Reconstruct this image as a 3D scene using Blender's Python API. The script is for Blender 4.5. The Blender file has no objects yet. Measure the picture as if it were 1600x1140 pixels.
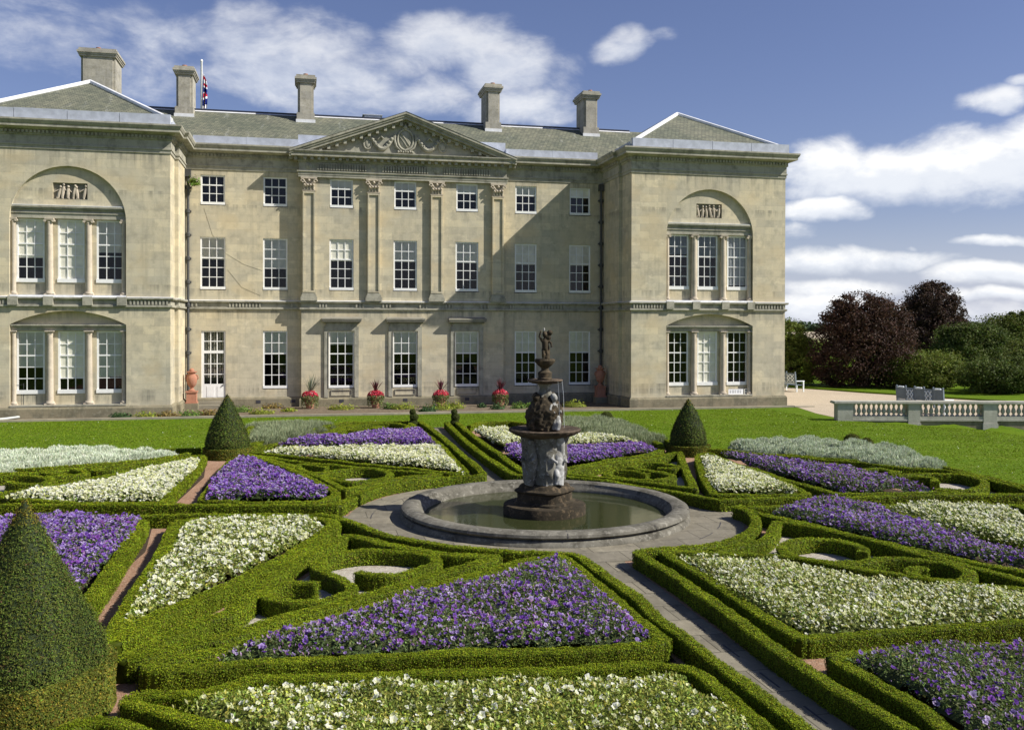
import bpy, bmesh, math, random
import numpy as np
from mathutils import Vector, Matrix
from mathutils.geometry import tessellate_polygon

scene = bpy.context.scene
PI = math.pi
rad = math.radians
random.seed(7)
RNG = np.random.default_rng(11)

# ------------------------------------------------------------------ camera
CAM = np.array([-5.163, -48.524, 4.117])
YAW, PITCH, ROLL = .2208, .0084, .0021
cam_d = bpy.data.cameras.new('camera')
cam = bpy.data.objects.new('camera', cam_d)
scene.collection.objects.link(cam)
_f = Vector((math.sin(YAW) * math.cos(PITCH), math.cos(YAW) * math.cos(PITCH), -math.sin(PITCH)))
_r = Vector((math.cos(YAW), -math.sin(YAW), 0))
_u = _r.cross(_f)
_m = Matrix((_r, _u, -_f)).transposed()
cam.matrix_world = Matrix.Translation(Vector(CAM)) @ _m.to_4x4() @ Matrix.Rotation(ROLL, 4, 'Z')
cam_d.sensor_width = 36
cam_d.lens = 1461.2 / 1600 * 36
cam_d.shift_y = -48.84 / 1600
cam_d.clip_start = .1
cam_d.clip_end = 6000
scene.camera = cam

# ------------------------------------------------------------------ sun and sky
SUN = Vector((9.6, -4.3, 8.9)).normalized()
sun_el = math.asin(SUN.z)
sun_az = math.atan2(SUN.x, SUN.y)
sl = bpy.data.lights.new('sun', 'SUN')
sl.energy = 5.0
sl.angle = rad(.5)
sl.color = (1, .95, .86)
so = bpy.data.objects.new('sun', sl)
scene.collection.objects.link(so)
so.rotation_euler = (-SUN).to_track_quat('-Z', 'Y').to_euler()
so.location = (60, -30, 60)

scene.view_settings.view_transform = 'Standard'
scene.view_settings.look = 'None'
scene.view_settings.exposure = 0.54
scene.view_settings.gamma = 1
scene.view_settings.use_curve_mapping = False


class NT:
    """small node-tree writer"""
    def __init__(s, tree):
        s.t = tree
        s.n = tree.nodes
        s.l = tree.links

    def add(s, typ, **kw):
        n = s.n.new(typ)
        for k, v in kw.items():
            setattr(n, k, v)
        return n

    def put(s, sock, v):
        if isinstance(v, bpy.types.NodeSocket):
            s.l.new(v, sock)
        elif v is not None:
            if sock.type == 'RGBA' and len(v) == 3:
                v = (*v, 1)
            sock.default_value = v

    def math(s, op, a, b=None, c=None, clamp=False):
        n = s.add('ShaderNodeMath', operation=op, use_clamp=clamp)
        s.put(n.inputs[0], a)
        if b is not None:
            s.put(n.inputs[1], b)
        if c is not None:
            s.put(n.inputs[2], c)
        return n.outputs[0]

    def mix(s, fac, a, b, blend='MIX'):
        n = s.add('ShaderNodeMix', data_type='RGBA', blend_type=blend)
        s.put(n.inputs[0], fac)
        s.put(n.inputs[6], a)
        s.put(n.inputs[7], b)
        return n.outputs[2]

    def ramp(s, fac, lo, hi, a=0.0, b=1.0):
        n = s.add('ShaderNodeMapRange', interpolation_type='SMOOTHSTEP')
        s.put(n.inputs[0], fac)
        for i, v in ((1, lo), (2, hi), (3, a), (4, b)):
            n.inputs[i].default_value = v
        return n.outputs[0]

    def noise(s, vec, scale, detail=4, rough=.55, dist=0):
        n = s.add('ShaderNodeTexNoise')
        s.put(n.inputs['Vector'], vec)
        n.inputs['Scale'].default_value = scale
        n.inputs['Detail'].default_value = detail
        n.inputs['Roughness'].default_value = rough
        n.inputs['Distortion'].default_value = dist
        return n.outputs['Fac']

    def scalev(s, vec, x, y, z):
        n = s.add('ShaderNodeMapping')
        s.put(n.inputs['Vector'], vec)
        n.inputs['Scale'].default_value = (x, y, z)
        return n.outputs[0]


world = bpy.data.worlds.new('World')
scene.world = world
world.use_nodes = True
world.node_tree.nodes.clear()
W = NT(world.node_tree)
sky = W.add('ShaderNodeTexSky', sky_type='NISHITA')
sky.sun_disc = False
sky.sun_elevation = sun_el
sky.sun_rotation = sun_az
sky.altitude = 0
sky.air_density = 1.0
sky.dust_density = .6
sky.ozone_density = 2.2
tc = W.add('ShaderNodeTexCoord')
dirv = tc.outputs['Generated']
sep = W.add('ShaderNodeSeparateXYZ')
W.put(sep.inputs[0], dirv)
wn1 = W.add('ShaderNodeTexNoise')
W.put(wn1.inputs['Vector'], dirv)
wn1.inputs['Scale'].default_value = 7
wn1.inputs['Detail'].default_value = 5
wsep = W.add('ShaderNodeSeparateXYZ')
W.put(wsep.inputs[0], wn1.outputs['Color'])
az = W.math('ADD', W.math('ARCTAN2', sep.outputs[0], sep.outputs[1]), W.math('MULTIPLY', W.math('SUBTRACT', wsep.outputs[0], .5), .12))
el = W.math('ADD', W.math('ARCSINE', sep.outputs[2]), W.math('MULTIPLY', W.math('SUBTRACT', wsep.outputs[1], .5), .05))
# clouds in the sky dome: (azimuth, elevation, half width, half height, thickness)
CLOUDS = [
    (-0.1089, 0.2829, 0.0979, 0.0315, 0.5),
    (-0.248, 0.2761, 0.1129, 0.0354, 0.35),
    (-0.0272, 0.2742, 0.0941, 0.0456, 0.72),
    (0.0183, 0.2488, 0.1204, 0.0394, 0.68),
    (0.0781, 0.2322, 0.0828, 0.0299, 0.55),
    (-0.0654, 0.3017, 0.0527, 0.0252, 0.5),
    (-0.1688, 0.2474, 0.0903, 0.0236, 0.22),
    (0.1593, 0.2901, 0.0866, 0.0362, 0.85),
    (0.2208, 0.2678, 0.064, 0.0362, 0.72),
    (0.1389, 0.2285, 0.0941, 0.0268, 0.72),
    (0.2208, 0.2267, 0.0828, 0.0236, 0.72),
    (0.2755, 0.2502, 0.0339, 0.0315, 0.35),
    (0.0915, 0.2644, 0.0527, 0.0268, 0.42),
    (0.342, 0.2867, 0.0346, 0.022, 0.8),
    (0.3836, 0.2913, 0.0188, 0.0079, 0.3),
    (0.5413, 0.1553, 0.0414, 0.0362, 1.0),
    (0.6046, 0.1443, 0.0903, 0.0331, 1.1),
    (0.6731, 0.1509, 0.0903, 0.0409, 1.1),
    (0.7217, 0.163, 0.0602, 0.0362, 1.1),
    (0.5688, 0.1337, 0.0753, 0.0157, 0.8),
    (0.5444, 0.1124, 0.0565, 0.0142, 1.0),
    (0.6977, 0.2103, 0.0376, 0.0173, 1.0),
    (0.7217, 0.2266, 0.0211, 0.0071, 0.7),
    (0.7031, 0.0799, 0.0271, 0.0063, 0.8),
    (0.5505, 0.0627, 0.0903, 0.0157, 0.9),
    (0.6279, 0.0634, 0.0602, 0.011, 0.7),
    (0.7004, 0.0479, 0.0602, 0.0126, 1.0),
    (0.5505, 0.0369, 0.0828, 0.011, 0.8),
    (0.5382, 0.0176, 0.0828, 0.0189, 0.9),
    (0.7004, 0.0279, 0.0527, 0.0079, 0.9),
    (0.6394, 0.0119, 0.128, 0.0157, 0.7),
    (0.6394, 0.0743, 0.0105, 0.0047, 0.5),
    (0.5133, 0.0908, 0.0226, 0.0094, 0.4),
]
field = None
shade = None
for a0, e0, ra, re, s in CLOUDS:
    dx = W.math('MULTIPLY', W.math('SUBTRACT', az, a0), 1 / ra)
    dy = W.math('MULTIPLY', W.math('SUBTRACT', el, e0), 1 / re)
    d2 = W.math('ADD', W.math('MULTIPLY', dx, dx), W.math('MULTIPLY', dy, dy))
    v = W.math('MULTIPLY', W.math('SUBTRACT', 1.0, d2), s)
    field = v if field is None else W.math('SMOOTH_MAX', field, v, .15)
    h = W.math('ADD', W.math('MULTIPLY', dy, s), -.2)
    vv = W.math('MULTIPLY', W.math('MAXIMUM', v, 0.0), h)
    shade = vv if shade is None else W.math('ADD', shade, vv)
stretch = W.scalev(dirv, 1, 1, 2.0)
fb = W.noise(stretch, 11, 10, .6, .35)
fb2 = W.noise(stretch, 34, 7, .6, .2)
dens = W.math('ADD', field, W.math('MULTIPLY', W.math('SUBTRACT', fb, .5), 1.7))
dens = W.math('ADD', dens, W.math('MULTIPLY', W.math('SUBTRACT', fb2, .5), .5))
mask = W.ramp(dens, -.05, 1.0, 0, 1)
lit = W.math('ADD', W.math('MULTIPLY', shade, .9), W.math('MULTIPLY', W.math('SUBTRACT', fb2, .45), 1.1))
litr = W.ramp(lit, -.38, .22, 0, 1)
cloud_col = W.mix(litr, (9.4, 9.8, 10.5), (11.9, 11.9, 11.8))
# a band of thin cloud low over the horizon
hz = W.ramp(sep.outputs[2], -.01, .13, .6, 0)
skyc = W.mix(1.0, sky.outputs[0], (1.0, .905, 1.10), 'MULTIPLY')
skyc = W.mix(hz, skyc, (6.6, 7.6, 10.0))
thin = W.ramp(sep.outputs[2], .18, .25, .96, .66)
mixc = W.mix(W.math('MULTIPLY', mask, thin), skyc, cloud_col)
bg = W.add('ShaderNodeBackground')
W.put(bg.inputs[0], mixc)
bg.inputs[1].default_value = .064
wo = W.add('ShaderNodeOutputWorld')
W.l.new(bg.outputs[0], wo.inputs[0])


# ------------------------------------------------------------------ materials
def new_mat(name):
    m = bpy.data.materials.new(name)
    m.use_nodes = True
    m.node_tree.nodes.clear()
    t = NT(m.node_tree)
    out = t.add('ShaderNodeOutputMaterial')
    return m, t, out


def principled(t, out, col, rough=.8, spec=.3, bump=None, bump_s=.2, bump_d=.02, metal=0):
    b = t.add('ShaderNodeBsdfPrincipled')
    t.put(b.inputs['Base Color'], col)
    t.put(b.inputs['Roughness'], rough)
    b.inputs['Specular IOR Level'].default_value = spec
    b.inputs['Metallic'].default_value = metal
    if bump is not None:
        bn = t.add('ShaderNodeBump')
        bn.inputs['Strength'].default_value = bump_s
        bn.inputs['Distance'].default_value = bump_d
        t.put(bn.inputs['Height'], bump)
        t.l.new(bn.outputs[0], b.inputs['Normal'])
    t.l.new(b.outputs[0], out.inputs[0])
    return b


def simple(name, col, rough=.6, spec=.3, var=.0, scale=6, bump=0):
    m, t, out = new_mat(name)
    c = t.add('ShaderNodeTexCoord').outputs['Object']
    n = t.noise(c, scale, 5)
    dark = tuple(x * (1 - var) for x in col)
    lite = tuple(min(1, x * (1 + var)) for x in col)
    colr = t.mix(t.ramp(n, .3, .7), dark, lite)
    principled(t, out, colr, rough, spec, n if bump else None, bump)
    return m


def stone_mat(name, c1, c2, dirt, bw=.98, bh=.37, joint=.75, dirty=.5, ashlar=True, lichen=None, lich=.4, seed=0, streaks=False):
    m, t, out = new_mat(name)
    o = t.add('ShaderNodeTexCoord').outputs['Object']
    s = t.add('ShaderNodeSeparateXYZ')
    t.put(s.inputs[0], o)
    u = t.math('ADD', s.outputs[0], s.outputs[1])
    cmb = t.add('ShaderNodeCombineXYZ')
    t.put(cmb.inputs[0], u)
    t.put(cmb.inputs[1], s.outputs[2])
    big = t.noise(o, .35 + .02 * seed, 5, .6)
    mid = t.noise(o, 2.3, 6, .65)
    fine = t.noise(o, 22, 4, .6)
    streak = t.noise(t.scalev(o, 3.2, 3.2, .22), 1, 5, .6)
    base = t.mix(t.ramp(big, .35, .65), c1, c2)
    height = fine
    if ashlar:
        b = t.add('ShaderNodeTexBrick')
        t.put(b.inputs['Vector'], cmb.outputs[0])
        b.offset = .5
        b.inputs['Scale'].default_value = 1
        b.inputs['Brick Width'].default_value = bw
        b.inputs['Row Height'].default_value = bh
        b.inputs['Mortar Size'].default_value = .006
        b.inputs['Mortar Smooth'].default_value = .3
        b.inputs['Bias'].default_value = 0
        b.inputs['Color1'].default_value = (.82, .82, .82, 1)
        b.inputs['Color2'].default_value = (1.12, 1.09, 1.02, 1)
        b.inputs['Mortar'].default_value = (joint, joint, joint, 1)
        base = t.mix(.8, base, b.outputs['Color'], 'MULTIPLY')
        height = t.math('SUBTRACT', t.math('MULTIPLY', fine, .5), t.math('MULTIPLY', b.outputs['Fac'], .8))
    base = t.mix(t.math('MULTIPLY', t.ramp(mid, .42, .75), dirty), base, dirt)
    base = t.mix(t.math('MULTIPLY', t.ramp(streak, .5, .78), dirty * .8), base, dirt)
    pale = t.noise(t.scalev(o, 1.2, 1.2, 2.2), 1.1 + seed * .1, 4, .6)
    base = t.mix(t.math('MULTIPLY', t.ramp(pale, .6, .72), .30), base, tuple(min(1, x * 1.45) for x in c1))
    if streaks:
        drip = t.noise(t.scalev(o, 5.5, 5.5, .35), 1, 6, .65)
        broad = t.noise(t.scalev(o, .8, .8, .5), 1, 4, .6)
        for zt, zl in ((11.8, 1.0), (4.88, .8), (5.9, .55), (10.1, .5), (.95, .45), (1.2, .7)):
            band = t.math('MULTIPLY', t.ramp(s.outputs[2], zt - zl, zt), t.math('LESS_THAN', s.outputs[2], zt + .02))
            k = t.math('MULTIPLY', band, t.ramp(t.math('ADD', t.math('MULTIPLY', drip, .6), t.math('MULTIPLY', broad, .5)), .5, .72))
            base = t.mix(t.math('MULTIPLY', k, .8), base, (.17, .165, .135))
        warm = t.noise(t.scalev(o, .55, .55, .8), 1, 3, .5)
        base = t.mix(t.math('MULTIPLY', t.ramp(warm, .5, .68), .5), base, (.52, .43, .27))
    if lichen:
        li = t.noise(o, 9, 5, .7)
        base = t.mix(t.math('MULTIPLY', t.ramp(li, .5, .68), lich), base, lichen)
    base = t.mix(.35, base, t.mix(fine, (.7, .7, .7), (1.3, 1.3, 1.3)), 'MULTIPLY')
    principled(t, out, base, .92, .15, height, .35, .02)
    return m


def attr_mat(name, rough=.6, transl=.25, spec=.12, var=.15, vscale=3.0):
    m, t, out = new_mat(name)
    a = t.add('ShaderNodeAttribute', attribute_name='Col')
    o = t.add('ShaderNodeTexCoord').outputs['Object']
    n = t.noise(o, vscale, 4)
    col = t.mix(1.0, a.outputs['Color'], t.mix(n, (1 - var,) * 3, (1 + var,) * 3), 'MULTIPLY')
    b = t.add('ShaderNodeBsdfPrincipled')
    t.put(b.inputs['Base Color'], col)
    b.inputs['Roughness'].default_value = rough
    b.inputs['Specular IOR Level'].default_value = spec
    tr = t.add('ShaderNodeBsdfTranslucent')
    t.put(tr.inputs[0], t.mix(1.0, col, (1.1, 1.15, .7), 'MULTIPLY') if transl < .4 else col)
    mx = t.add('ShaderNodeMixShader')
    mx.inputs[0].default_value = transl
    t.l.new(b.outputs[0], mx.inputs[1])
    t.l.new(tr.outputs[0], mx.inputs[2])
    t.l.new(mx.outputs[0], out.inputs[0])
    return m


M = {}
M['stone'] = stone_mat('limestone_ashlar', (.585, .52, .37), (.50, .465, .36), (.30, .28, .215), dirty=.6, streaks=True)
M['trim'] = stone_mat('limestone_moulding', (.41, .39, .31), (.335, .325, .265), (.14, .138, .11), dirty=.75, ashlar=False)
M['plinth'] = stone_mat('weathered_plinth', (.21, .19, .13), (.26, .23, .16), (.10, .10, .07), dirty=.7, bw=1.3, bh=.5, lichen=(.36, .34, .25), lich=.35, seed=2)
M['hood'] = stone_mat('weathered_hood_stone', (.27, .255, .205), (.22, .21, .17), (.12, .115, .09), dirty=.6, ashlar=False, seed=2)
M['column'] = stone_mat('column_stone', (.54, .47, .37), (.48, .42, .33), (.26, .22, .18), dirty=.5, ashlar=False)
M['chimney'] = stone_mat('chimney_stone', (.42, .40, .345), (.35, .34, .30), (.17, .16, .13), dirty=.6, bw=1.6, bh=.42, lichen=(.22, .2, .13), lich=.5, seed=3)
M['balu'] = stone_mat('balustrade_stone', (.46, .45, .39), (.40, .39, .33), (.22, .21, .17), dirty=.5, ashlar=False, lichen=(.3, .29, .2), lich=.3)
M['basin'] = stone_mat('basin_stone', (.175, .165, .135), (.12, .113, .092), (.045, .042, .032), dirty=.95, ashlar=False, lichen=(.38, .365, .31), lich=.4, seed=1)
M['fountain'] = stone_mat('wet_mossy_stone', (.060, .048, .031), (.033, .027, .018), (.014, .012, .008), dirty=.95, ashlar=False, lichen=(.24, .175, .105), lich=.38, seed=4)
M['limed'] = stone_mat('limescaled_stone', (.185, .18, .15), (.13, .125, .10), (.035, .03, .02), dirty=.95, ashlar=False, lichen=(.5, .51, .51), lich=.5, seed=5)
M['bowl'] = stone_mat('rusty_bowl_stone', (.095, .072, .05), (.06, .046, .034), (.025, .02, .015), dirty=.85, ashlar=False, lichen=(.27, .2, .15), lich=.4, seed=4)
M['carved'] = stone_mat('whitened_carving', (.36, .365, .35), (.27, .27, .25), (.06, .052, .038), dirty=.85, ashlar=False, lichen=(.60, .61, .61), lich=.5, seed=6)
M['terra'] = stone_mat('terracotta', (.42, .20, .13), (.36, .17, .11), (.2, .1, .07), dirty=.4, ashlar=False, lichen=(.5, .33, .25), lich=.3)
M['kerb'] = stone_mat('kerb_stone', (.34, .31, .24), (.28, .26, .2), (.16, .15, .11), dirty=.5, bw=1.4, bh=3, seed=1)
M['white'] = simple('white_gloss_paint', (.80, .80, .78), .35, .4, .04)
M['white_shaded'] = simple('white_blind_cloth', (.80, .78, .68), .9, .1, .08, 3)  # cream-white cloth colour of the roller blinds
M['net'] = simple('grey_net_curtain', (.26, .28, .30), .9, .1, .12, 8)
M['room'] = simple('dark_room', (.012, .011, .011), .9, .1, .5, 1.5)  # near-black sheet colour standing in for unlit interiors
M['lead'] = simple('lead_sheet', (.40, .43, .50), .55, .4, .14, 3, .2)
M['leadw'] = simple('pale_lead_flashing', (.68, .69, .70), .5, .4, .1, 4)
M['slateblack'] = simple('dark_ridge', (.03, .035, .055), .5, .4, .2)
M['iron'] = simple('dark_cast_iron', (.055, .056, .056), .5, .4, .2)
M['bench'] = simple('blue_grey_paint', (.15, .19, .22), .5, .4, .1)
M['benchw'] = simple('pale_blue_paint', (.72, .78, .80), .5, .4, .08)
M['bark'] = simple('bark', (.06, .045, .032), .9, .1, .4, 8, .4)
M['soil'] = simple('dark_soil', (.055, .04, .028), .95, .1, .4, 12, .4)
M['bedsoil'] = simple('border_soil', (.15, .12, .085), .95, .1, .3, 9, .4)
M['rope'] = simple('pale_rope', (.5, .53, .5), .8, .2, .1)
M['signw'] = simple('sign_white', (.85, .85, .86), .5, .3, .02)
M['blue_ink'] = simple('blue_ink', (.10, .12, .42), .6, .2, .1)
M['dark_ink'] = simple('dark_ink', (.05, .05, .06), .6, .2, .1)
M['flagred'] = simple('flag_red', (.5, .02, .04), .8, .1, .1)
M['flagblue'] = simple('flag_blue', (.01, .02, .16), .8, .1, .1)
M['flagwhite'] = simple('flag_white', (.8, .8, .82), .8, .1, .04)
M['leaf'] = attr_mat('box_leaf', .6, .25, .12)
M['yew'] = attr_mat('yew_leaf', .65, .12, .1)
M['plant'] = attr_mat('plant_leaf', .6, .3, .12)
M['petal'] = attr_mat('petal', .7, .42, .1, .05)
M['silver'] = attr_mat('silver_leaf', .8, .2, .1)
M['tree'] = attr_mat('tree_leaf', .6, .22, .15)


def roof_mat():
    m, t, out = new_mat('lichened_slate')
    o = t.add('ShaderNodeTexCoord').outputs['Object']
    s = t.add('ShaderNodeSeparateXYZ')
    t.put(s.inputs[0], o)
    cmb = t.add('ShaderNodeCombineXYZ')
    t.put(cmb.inputs[0], t.math('ADD', s.outputs[0], t.math('MULTIPLY', s.outputs[1], .35)))
    t.put(cmb.inputs[1], s.outputs[2])
    b = t.add('ShaderNodeTexBrick')
    t.put(b.inputs['Vector'], cmb.outputs[0])
    b.inputs['Scale'].default_value = 1
    b.inputs['Brick Width'].default_value = .21
    b.inputs['Row Height'].default_value = .075
    b.inputs['Mortar Size'].default_value = .013
    b.inputs['Color1'].default_value = (.62, .65, .65, 1)
    b.inputs['Color2'].default_value = (1.25, 1.22, 1.1, 1)
    b.inputs['Mortar'].default_value = (.3, .3, .3, 1)
    big = t.noise(o, .5, 5, .6)
    mid = t.noise(o, 4.5, 6, .7)
    col = t.mix(t.ramp(big, .35, .65), (.135, .148, .112), (.185, .188, .142))
    col = t.mix(t.math('MULTIPLY', t.ramp(mid, .45, .75), .45), col, (.30, .30, .215))
    st = t.noise(t.scalev(o, 1.6, .3, .3), 1.6, 4, .6)
    col = t.mix(t.math('MULTIPLY', t.ramp(st, .58, .75), .45), col, (.45, .46, .43))
    col = t.mix(.85, col, b.outputs['Color'], 'MULTIPLY')
    principled(t, out, col, .75, .3, b.outputs['Fac'], -.5, .02)
    return m


M['roof'] = roof_mat()


def ground_mat(name, c1, c2, c3, s1, s2, s3, rough=.95, bump=.4, dist=.02):
    m, t, out = new_mat(name)
    o = t.add('ShaderNodeTexCoord').outputs['Object']
    a = t.noise(o, s1, 5, .6)
    b = t.noise(o, s2, 5, .65)
    c = t.noise(o, s3, 4, .7)
    col = t.mix(t.ramp(a, .35, .65), c1, c2)
    col = t.mix(t.math('MULTIPLY', t.ramp(b, .45, .7), .6), col, c3)
    col = t.mix(.8, col, t.mix(t.ramp(c, .25, .75), (.45, .45, .45), (1.5, 1.5, 1.5)), 'MULTIPLY')
    principled(t, out, col, rough, .15, c, bump, dist)
    return m


def grass_mat():
    m, t, out = new_mat('mown_grass')
    o = t.add('ShaderNodeTexCoord').outputs['Object']
    a = t.noise(o, .12, 4, .55)
    b = t.noise(t.scalev(o, 1.6, .5, 1), 1.0, 6, .65)
    c = t.noise(t.scalev(o, 90, 60, 60), 1, 3, .7)
    col = t.mix(t.ramp(a, .35, .65), (.085, .145, .008), (.112, .175, .010))
    col = t.mix(t.math('MULTIPLY', t.ramp(b, .5, .75), .6), col, (.165, .195, .03))
    st = t.noise(t.scalev(o, .5, 14, 1), 1.0, 3, .6)
    col = t.mix(t.math('MULTIPLY', t.ramp(st, .4, .65), .6), col, (.06, .12, .012))
    col = t.mix(.75, col, t.mix(t.ramp(c, .25, .75), (.55, .6, .4), (1.4, 1.35, 1.5)), 'MULTIPLY')
    # arable fields far beyond the park
    s = t.add('ShaderNodeSeparateXYZ')
    t.put(s.inputs[0], o)
    v = t.add('ShaderNodeTexVoronoi')
    t.put(v.inputs['Vector'], o)
    v.inputs['Scale'].default_value = .006
    fld = t.mix(v.outputs['Color'], (.30, .25, .13), (.10, .15, .05))
    col = t.mix(t.ramp(s.outputs[1], 150, 200), col, fld)
    principled(t, out, col, .9, .04, c, .55, .03)
    return m


M['grass'] = grass_mat()
M['redgravel'] = ground_mat('red_gravel', (.33, .20, .13), (.26, .15, .095), (.42, .32, .24), .8, 14, 55, bump=.8)
M['whitegravel'] = ground_mat('pale_gravel', (.42, .39, .33), (.34, .31, .26), (.20, .15, .11), .8, 9, 42)
M['gravel'] = ground_mat('buff_gravel', (.44, .37, .27), (.40, .335, .245), (.47, .40, .30), .25, 3, 40, bump=.2)


def paving_mat():
    m, t, out = new_mat('grey_flagstones')
    o = t.add('ShaderNodeTexCoord').outputs['Object']
    b = t.add('ShaderNodeTexBrick')
    t.put(b.inputs['Vector'], o)
    b.inputs['Scale'].default_value = 1
    b.inputs['Brick Width'].default_value = .95
    b.inputs['Row Height'].default_value = .66
    b.inputs['Mortar Size'].default_value = .009
    b.inputs['Color1'].default_value = (.82, .82, .82, 1)
    b.inputs['Color2'].default_value = (1.12, 1.11, 1.08, 1)
    b.inputs['Mortar'].default_value = (.35, .35, .33, 1)
    a = t.noise(o, 1.2, 6, .65)
    c = t.noise(t.scalev(o, 9, 4, 9), 1, 6, .7, .6)
    col = t.mix(t.ramp(a, .3, .7), (.15, .135, .10), (.21, .19, .145))
    col = t.mix(t.math('MULTIPLY', t.ramp(c, .45, .75), .6), col, (.29, .265, .20))
    dk = t.noise(o, 3.3, 6, .7)
    col = t.mix(t.math('MULTIPLY', t.ramp(dk, .52, .75), .7), col, (.06, .058, .05))
    col = t.mix(.9, col, b.outputs['Color'], 'MULTIPLY')
    h = t.math('SUBTRACT', t.math('MULTIPLY', c, .4), b.outputs['Fac'])
    principled(t, out, col, .85, .25, h, .5, .02)
    return m


M['paving'] = paving_mat()


def water_mat():
    m, t, out = new_mat('green_pond_water')
    o = t.add('ShaderNodeTexCoord').outputs['Object']
    n = t.noise(o, 5, 4, .6, .4)
    n2 = t.noise(o, 1.2, 3, .6)
    col = t.mix(n2, (.022, .030, .010), (.045, .048, .018))
    b = principled(t, out, col, .06, .5, n, .06, .02)
    return m


M['water'] = water_mat()


def pane_mat():
    m, t, out = new_mat('window_glass')
    g = t.add('ShaderNodeBsdfGlossy')
    g.inputs['Roughness'].default_value = .02
    tr = t.add('ShaderNodeBsdfTransparent')
    tr.inputs[0].default_value = (.97, .97, .95, 1)
    fr = t.add('ShaderNodeFresnel')
    fr.inputs[0].default_value = 1.5
    o = t.add('ShaderNodeTexCoord').outputs['Object']
    bn = t.add('ShaderNodeBump')
    bn.inputs['Strength'].default_value = .004
    bn.inputs['Distance'].default_value = .05
    t.put(bn.inputs['Height'], t.noise(o, .8, 1, .5))
    t.l.new(bn.outputs[0], g.inputs['Normal'])
    mx = t.add('ShaderNodeMixShader')
    t.l.new(fr.outputs[0], mx.inputs[0])
    t.l.new(tr.outputs[0], mx.inputs[1])
    t.l.new(g.outputs[0], mx.inputs[2])
    t.l.new(mx.outputs[0], out.inputs[0])
    return m


M['pane'] = pane_mat()


def drip_mat():
    m, t, out = new_mat('falling_water')
    g = t.add('ShaderNodeBsdfPrincipled')
    g.inputs['Base Color'].default_value = (.8, .85, .9, 1)
    g.inputs['Roughness'].default_value = .15
    tr = t.add('ShaderNodeBsdfTransparent')
    mx = t.add('ShaderNodeMixShader')
    mx.inputs[0].default_value = .35
    t.l.new(tr.outputs[0], mx.inputs[1])
    t.l.new(g.outputs[0], mx.inputs[2])
    t.l.new(mx.outputs[0], out.inputs[0])
    return m


M['drip'] = drip_mat()


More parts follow.
